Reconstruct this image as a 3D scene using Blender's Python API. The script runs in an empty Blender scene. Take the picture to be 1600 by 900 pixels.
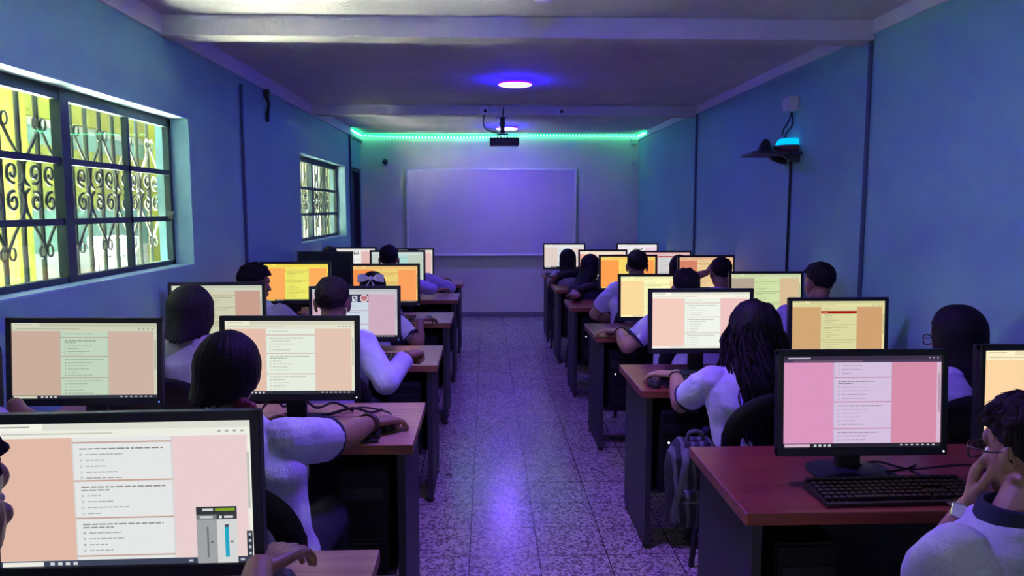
import bpy, bmesh, math, random
from mathutils import Vector, Matrix, Quaternion, noise

R = math.radians
scene = bpy.context.scene
COL = scene.collection

# ------------------------------------------------------------------ camera
F = 1200.0
CAM = Vector((0, 0, 1.554))
PITCH = math.atan(124 / F)
YAW = math.atan(40 / F * math.cos(PITCH))
cd = bpy.data.cameras.new('camera'); cam = bpy.data.objects.new('camera', cd)
COL.objects.link(cam); scene.camera = cam
cam.location = CAM; cam.rotation_euler = (math.pi / 2 - PITCH, 0, -YAW)
cd.sensor_width = 36; cd.lens = F / 1600 * 36; cd.clip_start = 0.05; cd.clip_end = 200
CR = cam.rotation_euler.to_matrix()


def P(px, py, Y):
    d = CR @ Vector(((px - 800) / F, (450 - py) / F, -1))
    return CAM + d * (Y / d.y)


# ------------------------------------------------------------------ world, light, exposure
w = bpy.data.worlds.new('world'); scene.world = w; w.use_nodes = True
w.node_tree.nodes['Background'].inputs[0].default_value = (0.93, 0.97, 1.0, 1)
w.node_tree.nodes['Background'].inputs[1].default_value = 2.2
scene.view_settings.view_transform = 'Standard'; scene.view_settings.look = 'None'
scene.view_settings.exposure = 0.12; scene.view_settings.gamma = 1
scene.view_settings.use_curve_mapping = False
scene.cycles.use_denoising = True
scene.cycles.max_bounces = 7; scene.cycles.diffuse_bounces = 4; scene.cycles.glossy_bounces = 3
scene.cycles.transparent_max_bounces = 12; scene.cycles.caustics_reflective = False
scene.cycles.sample_clamp_indirect = 0


def area(name, loc, target, sx, sy, power, col, spread=180):
    l = bpy.data.lights.new(name, 'AREA'); l.shape = 'RECTANGLE'; l.size = sx; l.size_y = sy
    l.energy = power; l.color = col; l.spread = math.radians(spread)
    o = bpy.data.objects.new(name, l); COL.objects.link(o); o.location = loc
    o.rotation_euler = (Vector(target) - Vector(loc)).to_track_quat('-Z', 'Y').to_euler()
    return o


LAMP_DOWN = 78.0          # radiance of the blue ceiling lamps' diffusers
LAMP_RIM = 330.0
REAR_W, SIDE_W, YARD_W = 1.2, 2, 20000
# added daylight fill: assumed rear and side windows, sky over the open yard
area('rear_daylight_fill', (0.2, -4.32, 1.75), (0.2, 3, 1.35), 3.0, 1.1, REAR_W, (1.0, 0.97, 0.93))
area('side_daylight_fill', (-2.1, -2.1, 1.7), (2, 0.6, 1.3), 2.4, 0.9, SIDE_W, (1.0, 0.98, 0.92))
area('yard_skylight', (-3.85, 5.5, 5.2), (-3.85, 5.5, 0), 15.0, 1.7, YARD_W, (1.0, 0.99, 0.95), 20)

# ------------------------------------------------------------------ helpers


def lin(c):
    return tuple(((v / 255) / 12.92 if v / 255 <= .04045 else (((v / 255) + .055) / 1.055) ** 2.4) for v in c)


def mat(name, col, rough=0.6, metal=0.0, noise_amt=0.0, noise_scale=8.0, bump=0.0, bump_scale=60.0, spec=0.5, emit=None, es=0.0):
    m = bpy.data.materials.new(name); m.use_nodes = True
    nt = m.node_tree; b = nt.nodes['Principled BSDF']
    b.inputs['Roughness'].default_value = rough; b.inputs['Metallic'].default_value = metal
    b.inputs['Specular IOR Level'].default_value = spec
    c = (*col, 1)
    b.inputs['Base Color'].default_value = c
    tc = None
    if noise_amt or bump:
        tc = nt.nodes.new('ShaderNodeTexCoord')
    if noise_amt:
        n = nt.nodes.new('ShaderNodeTexNoise'); n.inputs['Scale'].default_value = noise_scale; n.inputs['Detail'].default_value = 5
        nt.links.new(tc.outputs['Object'], n.inputs['Vector'])
        r = nt.nodes.new('ShaderNodeValToRGB')
        r.color_ramp.elements[0].position = .3; r.color_ramp.elements[1].position = .7
        r.color_ramp.elements[0].color = (*[v * (1 - noise_amt) for v in col], 1)
        r.color_ramp.elements[1].color = (*[min(1, v * (1 + noise_amt)) for v in col], 1)
        nt.links.new(n.outputs['Fac'], r.inputs['Fac']); nt.links.new(r.outputs['Color'], b.inputs['Base Color'])
    if bump:
        n2 = nt.nodes.new('ShaderNodeTexNoise'); n2.inputs['Scale'].default_value = bump_scale; n2.inputs['Detail'].default_value = 4
        nt.links.new(tc.outputs['Object'], n2.inputs['Vector'])
        bp = nt.nodes.new('ShaderNodeBump'); bp.inputs['Strength'].default_value = bump; bp.inputs['Distance'].default_value = .01
        nt.links.new(n2.outputs['Fac'], bp.inputs['Height']); nt.links.new(bp.outputs['Normal'], b.inputs['Normal'])
    if emit:
        b.inputs['Emission Color'].default_value = (*emit, 1); b.inputs['Emission Strength'].default_value = es
    return m


def emission(name, col, s):
    m = bpy.data.materials.new(name); m.use_nodes = True; nt = m.node_tree; nt.nodes.clear()
    o = nt.nodes.new('ShaderNodeOutputMaterial'); e = nt.nodes.new('ShaderNodeEmission')
    e.inputs[0].default_value = (*col, 1); e.inputs[1].default_value = s
    nt.links.new(e.outputs[0], o.inputs[0]); return m


class MB:
    """collects shapes in one bmesh and links them as one mesh object"""

    def __init__(s):
        s.bm = bmesh.new()

    def _x(s, vs, c, rot):
        M = Matrix.Translation(c) @ (rot.to_4x4() if rot is not None else Matrix.Identity(4))
        bmesh.ops.transform(s.bm, matrix=M, verts=vs)

    def box(s, c, size, rot=None, bev=0.0, seg=2, mi=0):
        r = bmesh.ops.create_cube(s.bm, size=1); vs = r['verts']
        bmesh.ops.scale(s.bm, vec=size, verts=vs)
        fs = set(f for v in vs for f in v.link_faces)
        if bev:
            es = list(set(e for v in vs for e in v.link_edges))
            g = bmesh.ops.bevel(s.bm, geom=es, offset=bev, segments=seg, affect='EDGES', profile=.5)
            vs = list(set(v for f in g['faces'] for v in f.verts) | set(v for v in vs if v.is_valid))
        fs = set(f for v in vs for f in v.link_faces)
        for f in fs: f.material_index = mi
        s._x(vs, c, rot); return s

    def cyl(s, p0, p1, r0, r1=None, n=16, mi=0, caps=True):
        r1 = r0 if r1 is None else r1
        p0, p1 = Vector(p0), Vector(p1); d = p1 - p0
        if d.length < 1e-6: return s
        M = d.to_track_quat('Z', 'Y').to_matrix()
        ring = [Vector((math.cos(2 * math.pi * i / n), math.sin(2 * math.pi * i / n), 0)) for i in range(n)]
        a = [s.bm.verts.new(p0 + M @ (v * r0)) for v in ring]; b = [s.bm.verts.new(p1 + M @ (v * r1)) for v in ring]
        for i in range(n): s.bm.faces.new((a[i], a[(i + 1) % n], b[(i + 1) % n], b[i])).material_index = mi
        if caps: s.bm.faces.new(list(reversed(a))).material_index = mi; s.bm.faces.new(b).material_index = mi
        return s

    _U = {}

    def _put(s, verts, faces, M, mi):
        vs = [s.bm.verts.new(M @ v) for v in verts]
        for f in faces: s.bm.faces.new([vs[i] for i in f]).material_index = mi
        return s

    def ell(s, c, rad, rot=None, u=16, v=10, mi=0):
        k = (u, v)
        if k not in MB._U:
            vs = [Vector((0, 0, 1))]
            for j in range(1, v):
                for i in range(u):
                    a, b = math.pi * j / v, 2 * math.pi * i / u; vs.append(Vector((math.sin(a) * math.cos(b), math.sin(a) * math.sin(b), math.cos(a))))
            vs.append(Vector((0, 0, -1))); fs = []
            for i in range(u):
                n_ = (i + 1) % u; fs.append((0, 1 + i, 1 + n_)); L_ = 1 + (v - 2) * u; fs.append((len(vs) - 1, L_ + n_, L_ + i))
                for j in range(v - 2): A = 1 + j * u; fs.append((A + i, A + u + i, A + u + n_, A + n_))
            MB._U[k] = (vs, fs)
        vs, fs = MB._U[k]
        M = Matrix.Translation(c) @ (rot.to_4x4() if rot is not None else Matrix.Identity(4)) @ Matrix.Diagonal((*rad, 1))
        return s._put(vs, fs, M, mi)

    def cap(s, p0, p1, r0, r1, n=12):
        s.cyl(p0, p1, r0, r1, n)
        s.ell(p0, (r0,) * 3, None, n, 8); s.ell(p1, (r1,) * 3, None, n, 8); return s

    def loft(s, secs, n=24, mi=0, caps=True, power=2.0):
        """secs: (center, rx, ry) horizontal super-ellipse sections"""
        rings = []
        for c, rx, ry in secs:
            ring = []
            for i in range(n):
                a = 2 * math.pi * i / n; ca, sa = math.cos(a), math.sin(a)
                x = math.copysign(abs(ca) ** (2 / power), ca) * rx; y = math.copysign(abs(sa) ** (2 / power), sa) * ry
                ring.append(s.bm.verts.new(Vector(c) + Vector((x, y, 0))))
            rings.append(ring)
        for a, b in zip(rings, rings[1:]):
            for i in range(n):
                f = s.bm.faces.new((a[i], a[(i + 1) % n], b[(i + 1) % n], b[i])); f.material_index = mi
        if caps:
            s.bm.faces.new(list(reversed(rings[0]))).material_index = mi
            s.bm.faces.new(rings[-1]).material_index = mi
        return s

    def tube(s, pts, rad, n=8, mi=0, closed=False, flat=None):
        pts = [Vector(p) for p in pts]; N = len(pts); rings = []
        up = None
        for i, p in enumerate(pts):
            a = pts[(i - 1) % N] if closed or i > 0 else p; b = pts[(i + 1) % N] if closed or i < N - 1 else p
            t = (b - a).normalized() if (b - a).length > 1e-9 else Vector((0, 0, 1))
            if up is None:
                up = Vector((0, 0, 1)) if abs(t.z) < .9 else Vector((0, 1, 0))
            x = t.cross(up).normalized(); up = x.cross(t).normalized()
            rr = rad[i] if isinstance(rad, (list, tuple)) else rad
            r2 = rr if flat is None else rr * flat
            rings.append([s.bm.verts.new(p + x * math.cos(2 * math.pi * k / n) * rr + up * math.sin(2 * math.pi * k / n) * r2) for k in range(n)])
        for i in range(N if closed else N - 1):
            a, b = rings[i], rings[(i + 1) % N]
            for k in range(n):
                s.bm.faces.new((a[k], a[(k + 1) % n], b[(k + 1) % n], b[k])).material_index = mi
        if not closed:
            s.bm.faces.new(list(reversed(rings[0]))).material_index = mi; s.bm.faces.new(rings[-1]).material_index = mi
        return s

    def lathe(s, c, prof, n=32, mi=0):
        c = Vector(c); rings = []
        for r, z in prof:
            rings.append([s.bm.verts.new(c + Vector((r * math.cos(2 * math.pi * k / n), r * math.sin(2 * math.pi * k / n), z))) for k in range(n)])
        for a, b in zip(rings, rings[1:]):
            for k in range(n):
                s.bm.faces.new((a[k], a[(k + 1) % n], b[(k + 1) % n], b[k])).material_index = mi
        s.bm.faces.new(list(reversed(rings[0]))).material_index = mi; s.bm.faces.new(rings[-1]).material_index = mi
        return s

    def poly(s, pts, thick, mi=0):
        """closed prism: polygon pts extruded by vector thick"""
        t = Vector(thick); a = [s.bm.verts.new(Vector(p)) for p in pts]; b = [s.bm.verts.new(Vector(p) + t) for p in pts]
        n = len(pts)
        fs = [s.bm.faces.new(a), s.bm.faces.new(list(reversed(b)))]
        for i in range(n): fs.append(s.bm.faces.new((a[i], b[i], b[(i + 1) % n], a[(i + 1) % n])))
        for f in fs: f.material_index = mi
        return s

    def mesh(s, name, smooth=False, normals=True):
        if normals: bmesh.ops.recalc_face_normals(s.bm, faces=s.bm.faces)
        me = bpy.data.meshes.new(name); s.bm.to_mesh(me); s.bm.free()
        if smooth:
            for p in me.polygons: p.use_smooth = True
            try: me.set_sharp_from_angle(angle=R(40))
            except Exception: pass
        return me

    def build(s, name, m, parent=None, smooth=False, normals=True):
        return link(name, s.mesh(name, smooth, normals), m, parent)


def link(name, me, m, parent=None):
    o = bpy.data.objects.new(name, me)
    for x in (m if isinstance(m, (list, tuple)) else [m]): me.materials.append(x)
    COL.objects.link(o); o.parent = parent; return o


def tag(o, label=None, cat=None, group=None, kind=None):
    if label: o['label'] = label
    if cat: o['category'] = cat
    if group: o['group'] = group
    if kind: o['kind'] = kind
    return o


def empty(name, loc, rz=0, label=None, cat=None, group=None):
    o = bpy.data.objects.new(name, None); o.empty_display_size = .05
    COL.objects.link(o); o.location = loc; o.rotation_euler = (0, 0, rz)
    return tag(o, label, cat, group)


def copy_tree(o, parent=None):
    c = o.copy(); COL.objects.link(c)
    if parent is not None: c.parent = parent
    for ch in list(o.children): copy_tree(ch, c)
    return c


def structure(name, mb, m, smooth=False):
    o = mb.build(name, m, None, smooth); o['kind'] = 'structure'; return o


# ------------------------------------------------------------------ materials
def wall_paint(name, col, bump=.15, amt=.07):
    return mat(name, col, .62, 0, amt, 1.3, bump, 35)


BLUE = wall_paint('blue_wall_paint', (0.22, 0.49, 0.47))
WHITE = wall_paint('white_wall_paint', (0.71, 0.69, 0.63))
CEIL = mat('ceiling_plaster', (0.71, 0.68, 0.63), .85, 0, .10, 1.7, .8, 26)
BAND = wall_paint('white_band_paint', (0.86, 0.83, 0.80))
LIT_REVEAL = wall_paint('lit_reveal_blue', (0.30, 0.52, 0.58))  # wall blue lightened; daylight on the reveals is put into the colour
FRAME = mat('dark_green_window_steel', (0.035, 0.07, 0.072), .5)
IRON = mat('painted_iron', (0.16, 0.175, 0.12), .6)
DARK = mat('black_plastic', (0.016, 0.017, 0.021), .42, bump=.05, bump_scale=400)
DARKSAT = mat('black_bezel_plastic', (0.02, 0.022, 0.028), .35)
CHARCOAL = mat('charcoal_panel', (0.035, 0.035, 0.05), .6, 0, .1, 6)
STEEL = mat('grey_metal', (0.45, 0.45, 0.47), .35, .9)
GREYP = mat('light_grey_plastic', (0.62, 0.6, 0.64), .5)
RUBBER = mat('cable_rubber', (0.012, 0.012, 0.014), .5)


def floor_mat():
    m = bpy.data.materials.new('terrazzo_tiles'); m.use_nodes = True; nt = m.node_tree; N = nt.nodes.new; L = nt.links.new
    b = nt.nodes['Principled BSDF']; tc = N('ShaderNodeTexCoord')
    v = N('ShaderNodeTexVoronoi'); v.inputs['Scale'].default_value = 95; v.inputs['Randomness'].default_value = 1
    L(tc.outputs['Object'], v.inputs['Vector'])
    sep = N('ShaderNodeSeparateColor'); L(v.outputs['Color'], sep.inputs[0])
    rp = N('ShaderNodeValToRGB'); rp.color_ramp.interpolation = 'CONSTANT'
    e = rp.color_ramp.elements; e[0].position = 0; e[0].color = (.20, .165, .17, 1); e[1].position = .28; e[1].color = (.45, .37, .36, 1)
    x = e.new(.5); x.color = (.60, .50, .47, 1); x = e.new(.78); x.color = (.68, .58, .54, 1); x = e.new(.92); x.color = (.24, .20, .20, 1)
    L(sep.outputs[0], rp.inputs[0])
    n = N('ShaderNodeTexNoise'); n.inputs['Scale'].default_value = 2.2; n.inputs['Detail'].default_value = 4; L(tc.outputs['Object'], n.inputs['Vector'])
    mx = N('ShaderNodeMix'); mx.data_type = 'RGBA'; mx.blend_type = 'MULTIPLY'; mx.inputs[0].default_value = .55
    mr = N('ShaderNodeMapRange'); mr.inputs['From Min'].default_value = .3; mr.inputs['From Max'].default_value = .7; mr.inputs['To Min'].default_value = .84; mr.inputs['To Max'].default_value = 1.08
    L(n.outputs['Fac'], mr.inputs['Value']); L(rp.outputs[0], mx.inputs[6]); L(mr.outputs[0], mx.inputs[7])
    br = N('ShaderNodeTexBrick'); br.offset = 0; br.inputs['Scale'].default_value = 1; br.inputs['Brick Width'].default_value = .31; br.inputs['Row Height'].default_value = .31
    br.inputs['Mortar Size'].default_value = .0028; br.inputs['Mortar Smooth'].default_value = .3
    br.inputs['Color1'].default_value = (1, 1, 1, 1); br.inputs['Color2'].default_value = (.9, .9, .9, 1); br.inputs['Mortar'].default_value = (.12, .11, .11, 1)
    mp = N('ShaderNodeMapping'); mp.inputs['Location'].default_value = (.08, .1, 0); L(tc.outputs['Object'], mp.inputs[0]); L(mp.outputs[0], br.inputs['Vector'])
    m2 = N('ShaderNodeMix'); m2.data_type = 'RGBA'; m2.blend_type = 'MULTIPLY'; m2.inputs[0].default_value = 1
    L(mx.outputs[2], m2.inputs[6]); L(br.outputs['Color'], m2.inputs[7]); L(m2.outputs[2], b.inputs['Base Color'])
    r2 = N('ShaderNodeMapRange'); r2.inputs['To Min'].default_value = .17; r2.inputs['To Max'].default_value = .27; L(n.outputs['Fac'], r2.inputs['Value']); L(r2.outputs[0], b.inputs['Roughness'])
    n3 = N('ShaderNodeTexNoise'); n3.inputs['Scale'].default_value = 14; L(tc.outputs['Object'], n3.inputs['Vector'])
    bp = N('ShaderNodeBump'); bp.inputs['Strength'].default_value = .12; bp.inputs['Distance'].default_value = .01; L(n3.outputs['Fac'], bp.inputs['Height']); L(bp.outputs[0], b.inputs['Normal'])
    return m


def wood_mat(name, c1, c2, rough=.3):
    m = bpy.data.materials.new(name); m.use_nodes = True; nt = m.node_tree; N = nt.nodes.new; L = nt.links.new
    b = nt.nodes['Principled BSDF']; tc = N('ShaderNodeTexCoord'); mp = N('ShaderNodeMapping'); mp.inputs['Scale'].default_value = (1.2, 22, 22)
    L(tc.outputs['Object'], mp.inputs[0]); n = N('ShaderNodeTexNoise'); n.inputs['Scale'].default_value = 2.2; n.inputs['Detail'].default_value = 6; n.inputs['Distortion'].default_value = .6
    L(mp.outputs[0], n.inputs['Vector']); r = N('ShaderNodeValToRGB'); r.color_ramp.elements[0].position = .33; r.color_ramp.elements[1].position = .68
    r.color_ramp.elements[0].color = (*c1, 1); r.color_ramp.elements[1].color = (*c2, 1)
    L(n.outputs['Fac'], r.inputs[0]); L(r.outputs[0], b.inputs['Base Color']); b.inputs['Roughness'].default_value = rough
    return m


FLOOR = floor_mat()
BEECH = wood_mat('tan_laminate', (.44, .25, .15), (.60, .37, .24), .32)
BEECH_EDGE = wood_mat('red_brown_edge', (.20, .06, .04), (.28, .09, .055), .4)
MAHOG = wood_mat('mahogany_laminate', (.20, .032, .026), (.30, .055, .042), .30)
MAHOG_EDGE = wood_mat('mahogany_edge', (.22, .045, .03), (.33, .075, .05), .35)

# ------------------------------------------------------------------ room shell
XL, XR, YB, YF, H = -1.765, 2.17, 11.0, -4.2, 2.60
WT = .2
W1, W2, W3 = (2.24, 4.70), (7.43, 9.78), (-3.3, -0.9)
WZ0, WZ1 = 1.215, 2.09
D1 = (10.12, 10.95)

structure('floor', MB().box(((XL + XR) / 2, (YB + YF) / 2, -.05), (XR - XL + .4, YB - YF + .4, .1)), FLOOR)
structure('ceiling', MB().box(((XL + XR) / 2, (YB + YF) / 2, H + .06), (XR - XL + .4, YB - YF + .4, .12)), CEIL)
wl = MB()
x = XL - WT / 2


def wbox(y0, y1, z0, z1):
    wl.box((x, (y0 + y1) / 2, (z0 + z1) / 2), (WT, y1 - y0, z1 - z0))


ys = [YF - .2, W3[0], W3[1], W1[0], W1[1], W2[0], W2[1], D1[0], D1[1], YB + .2]
for i in range(len(ys) - 1):
    y0, y1 = ys[i], ys[i + 1]
    if i in (1, 3, 5):
        wbox(y0, y1, 0, WZ0); wbox(y0, y1, WZ1, H)
    elif i == 7:
        wbox(y0, y1, 2.10, H)
    else:
        wbox(y0, y1, 0, H)
structure('wall_left', wl, BLUE)
structure('wall_right', MB().box((XR + .1, (YB + YF) / 2, H / 2), (.2, YB - YF + .4, H)), BLUE)
structure('wall_back', MB().box(((XL + XR) / 2, YB + .1, H / 2), (XR - XL, .2, H)), WHITE)
wf = MB(); ym = YF - .1
wf.box((XL + .25, ym, H / 2), (.5, .2, H)).box((XR - .25, ym, H / 2), (.5, .2, H))
wf.box((.2, ym, .6), (XR - XL - 1, .2, 1.2)).box((.2, ym, 2.45), (XR - XL - 1, .2, .3))
structure('wall_front', wf, BLUE)

# painted ring beam along both side walls, just proud of the blue paint
structure('trim_1', MB().box((XL + .008, (YB + YF) / 2, 2.548), (.016, YB - YF, .104)), BAND)
structure('trim_2', MB().box((XR - .008, (YB + YF) / 2, 2.563), (.016, YB - YF, .074)), BAND)
for i, (y0, zb) in enumerate(((4.33, 2.487), (7.95, 2.50), (0.7, 2.487), (-2.9, 2.487))):
    structure('ceiling_beam_%d' % (i + 1), MB().box(((XL + XR) / 2, y0 + .085, (zb + H) / 2), (XR - XL, .17, H - zb), bev=.006), BAND if 0 else CEIL)
for i, y0 in enumerate((4.36, 7.95)):
    structure('trim_%d' % (i + 6), MB().cyl((XR - .008, y0, 0), (XR - .008, y0, 2.52), .013, n=10), mat('conduit_slate', (.05, .085, .15), .5), True)
structure('baseboard_back', MB().box(((XL + XR) / 2, YB - .008, .035), (XR - XL, .016, .07)), mat('baseboard_tile', (.22, .20, .23), .4))

mk = MB(); rnd = random.Random(7)
for px, py, r_ in ((795, 653, .022), (787, 582, .035), (815, 782, .020), (822, 776, .012), (781, 537, .03), (746, 655, .02), (852, 660, .03), (700, 742, .03)):
    q_ = P(px, py, 1) - CAM; c_ = CAM + q_ * ((.0006 - CAM.z) / q_.z)
    mk.poly([c_ + Vector((r_ * (.5 + rnd.random()) * math.cos(2 * math.pi * i / 11), r_ * (.3 + .7 * rnd.random()) * math.sin(2 * math.pi * i / 11), 0)) for i in range(11)], (0, 0, .0006))
structure('floor_stains', mk, mat('dark_floor_stain', (.06, .055, .06), .6))

# ------------------------------------------------------------------ windows
GLASS = bpy.data.materials.new('window_glass'); GLASS.use_nodes = True
nt = GLASS.node_tree; nt.nodes.clear()
o_ = nt.nodes.new('ShaderNodeOutputMaterial'); mx_ = nt.nodes.new('ShaderNodeMixShader'); tr_ = nt.nodes.new('ShaderNodeBsdfTransparent'); gl_ = nt.nodes.new('ShaderNodeBsdfGlossy')
tr_.inputs[0].default_value = (.93, .96, .94, 1); gl_.inputs['Roughness'].default_value = .02; gl_.inputs[0].default_value = (.9, .9, .9, 1)
mx_.inputs[0].default_value = .05
nt.links.new(tr_.outputs[0], mx_.inputs[1]); nt.links.new(gl_.outputs[0], mx_.inputs[2]); nt.links.new(mx_.outputs[0], o_.inputs[0])

GX = XL - .125      # plane of the glazing


def window(n, y0, y1, heavy, light):
    root = empty('window_%d' % n, (GX, (y0 + y1) / 2, WZ0)); root['kind'] = 'structure'
    c = Vector((GX, (y0 + y1) / 2, WZ0)); fr = MB(); t = .032; zc = (WZ0 + WZ1) / 2

    def bar(a, b, z0, z1, d=.035):
        fr.box(Vector((GX, (a + b) / 2, (z0 + z1) / 2)) - c, (d, b - a, z1 - z0))
    bar(y0, y0 + .045, WZ0, WZ1); bar(y1 - .045, y1, WZ0, WZ1); bar(y0, y1, WZ0, WZ0 + .035); bar(y0, y1, WZ1 - .06, WZ1)
    for yy in heavy: bar(yy - .035, yy + .035, WZ0, WZ1, .045)
    for yy in light: bar(yy - .013, yy + .013, WZ0, WZ1, .03)
    for zz in (1.495, 1.765): bar(y0, y1, zz - .014, zz + .014, .03)
    fr.build('window_frame', FRAME, root)
    cuts = sorted([y0 + .045, y1 - .045] + list(heavy) + list(light))
    zs = [WZ0 + .035, 1.495, 1.765, WZ1 - .06]
    for a, b in zip(cuts, cuts[1:]):
        for z0, z1 in zip(zs, zs[1:]):
            MB().box(Vector((GX - .004, (a + b) / 2, (z0 + z1) / 2)) - c, (.004, b - a, z1 - z0)).build('pane', GLASS, root)
    rv = MB(); d = WT - .002
    xr = (XL - WT / 2)
    rv.box(Vector((xr, y0 + .004, zc)) - c, (d, .008, WZ1 - WZ0)).box(Vector((xr, y1 - .004, zc)) - c, (d, .008, WZ1 - WZ0))
    rv.box(Vector((xr, (y0 + y1) / 2, WZ0 + .004)) - c, (d, y1 - y0, .008)).box(Vector((xr, (y0 + y1) / 2, WZ1 - .004)) - c, (d, y1 - y0, .008))
    rv.build('window_reveal', LIT_REVEAL, root)
    return root


win1 = window(1, W1[0], W1[1], (3.53,), (2.90, 4.15))
h_ = MB().box((.03, 1.14, .30), (.03, .012, .05)).tube([(.045, 1.14, .31), (.06, 1.11, .32), (.062, 1.08, .31)], .006)
h_.build('latch', IRON, win1, True)
window(2, W2[0], W2[1], (8.40,), (7.62, 9.05))
window(3, W3[0], W3[1], (-2.1,), (-2.7, -1.5))

# ornamental iron grilles outside the glass


def arc(cx, cz, r0, r1, a0, a1, n=14):
    return [(0, cx + (r0 + (r1 - r0) * i / n) * math.cos(R(a0 + (a1 - a0) * i / n)), cz + (r0 + (r1 - r0) * i / n) * math.sin(R(a0 + (a1 - a0) * i / n))) for i in range(n + 1)]


def grille(y0, y1, first, step, label):
    gx = XL - .235
    root = empty('security_grille', (gx, y0, WZ0), 0, label, 'grille', 'iron grilles outside the windows')
    k = 0; yy = first - math.ceil((first - y0) / step) * step
    bars, scr = MB(), MB(); zm = 1.645
    rail = MB()
    for z in (WZ0 - .05, WZ1 + .05):
        rail.box((0, (y1 - y0) / 2, z - WZ0), (.012, y1 - y0, .03))
    rail.build('rail', IRON, root)
    i = -math.ceil((first - y0) / step)
    while yy < y1:
        if yy > y0:
            MB().cyl((0, yy - y0, -.05), (0, yy - y0, WZ1 - WZ0 + .05), .0115, n=8).build('bar', IRON, root, True)
            if i % 2 == 0:
                def off(pts, sy, sz):
                    return [(.012, yy - y0 + p[1] * sy, zm - WZ0 + p[2] * sz) for p in pts]
                for sy in (1, -1):
                    for sz in (1, -1):
                        # small curl, straight leg, big scroll
                        curl = [(0, .030 + .021 * math.cos(R(a)), .283 + .026 * math.sin(R(a))) for a in range(-100, 230, 24)][::-1]
                        leg = [(0, .006, .268), (0, .05, .205), (0, .10, .145), (0, .130, .095)]
                        scroll = [(0, .138, .05), (0, .128, .022), (0, .105, .008)]
                        sp = [(0, .058 + (.044 - .034 * t / 30) * math.cos(R(-75 - 470 * t / 30)), .062 + (.046 - .034 * t / 30) * math.sin(R(-75 - 470 * t / 30))) for t in range(31)]
                        scr.tube(off(curl, sy, sz), .0055, 6); scr.tube(off(leg + scroll, sy, sz), .0075, 6); scr.tube(off(sp, sy, sz), .0075, 6)
        yy += step; i += 1
    scr.build('scrollwork', IRON, root, True)
    return root


grille(W1[0] - .1, W1[1] + .1, 3.26, .14, 'scrolled wrought iron grille outside the large near window')
grille(W2[0] - .1, W2[1] + .1, 8.0, .14, 'scrolled wrought iron grille outside the small far window')

# door at the far end of the left wall
dr = empty('door_1', (XL - .05, (D1[0] + D1[1]) / 2, 0)); dr['kind'] = 'structure'
DOORM = mat('dark_door_steel', (.03, .035, .05), .5)
MB().box((-.04, 0, 1.03), (.035, D1[1] - D1[0] - .08, 2.04)).build('door_leaf', DOORM, dr)
f = MB()
for s in (-1, 1): f.box((-.02, s * ((D1[1] - D1[0]) / 2 - .02), 1.05), (.12, .04, 2.1))
f.box((-.02, 0, 2.075), (.12, D1[1] - D1[0], .05)); f.build('door_frame', DOORM, dr)
p = MB()
for z in (.55, 1.5): p.box((-.018, 0, z), (.012, .55, .75 if z < 1 else .85), bev=.004)
p.build('door_panel', DOORM, dr)
MB().cyl((-.02, -.32, 1.0), (.03, -.32, 1.0), .01).cyl((.03, -.32, 1.0), (.03, -.22, 1.0), .009).build('door_handle', STEEL, dr)
tr = MB()
tr.box((XL + .012, D1[0] - .03, 1.25), (.024, .04, 2.5)).box((XL + .012, 10.55, 2.49), (.024, .9, .03))
structure('trim_3', tr, mat('conduit_blue', (.05, .09, .16), .5))

# ------------------------------------------------------------------ yard outside
YEL = wall_paint('yellow_facade_paint', (.22, .235, .02)); TEAL = wall_paint('teal_facade_paint', (.12, .24, .20)); YW = wall_paint('white_facade_paint', (.42, .44, .40))
CONC = mat('pale_concrete', (.74, .73, .66), .9, 0, .1, 2)
g = MB().box((-6.0, 4, -.08), (8.0, 30, .1)); structure('exterior_ground', g, CONC)
fac = MB(); fx = -5.2
fac.box((fx, 5, .5), (.3, 34, 1.1), mi=0)                # white plinth zone
fac.box((fx, 5, 1.30), (.32, 34, .50), mi=1)             # teal band
fac.box((fx, 5, 1.92), (.3, 34, .74), mi=2)              # yellow wall
fac.box((fx, 5, 2.38), (.32, 34, .20), mi=1)
fac.box((fx, 5, 2.53), (.3, 34, .10), mi=0)
fac.box((fx + .04, 5, 2.70), (.38, 34, .26), mi=2)
structure('exterior_facade', fac, [YW, TEAL, YEL])
for i, y in enumerate((1.2, 4.6, 8.2, 11.8, 15.4)):
    c_ = MB().box((-4.95, y, 1.4), (.28, .3, 2.8), bev=.01).box((-4.95, y, .12), (.34, .36, .24))
    structure('exterior_column_%d' % (i + 1), c_, YEL if i != 1 else YW)
structure('exterior_column_6', MB().box((-2.10, 5.62, 1.4), (.26, .3, 2.9), bev=.01), wall_paint('olive_column_paint', (.13, .16, .03)))
structure('exterior_column_7', MB().box((-2.10, 10.6, 1.4), (.26, .3, 2.9), bev=.01), wall_paint('olive_column_paint_far', (.13, .16, .03)))
# fluted pale drum standing outside
dm = MB(); prof = [(.15, 0), (.17, .02), (.17, .10), (.145, .14), (.145, 1.22), (.17, 1.27), (.19, 1.30), (.19, 1.36), (.05, 1.37)]
dm.lathe((0, 0, 0), prof, 36)
fl = MB()
for k in range(18):
    a = 2 * math.pi * k / 18; fl.cyl((.146 * math.cos(a), .146 * math.sin(a), .15), (.146 * math.cos(a), .146 * math.sin(a), 1.21), .013, n=8)
dr_ = empty('garden_pedestal', (-2.95, 6.2, -.03), 0, 'pale fluted pedestal standing in the yard beyond the large near window', 'pedestal')
GREYS = mat('pale_grey_stone', (.055, .06, .058), .7, 0, .1, 10)
dm.build('shaft', GREYS, dr_, True); fl.build('fluting', GREYS, dr_, True)

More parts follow.
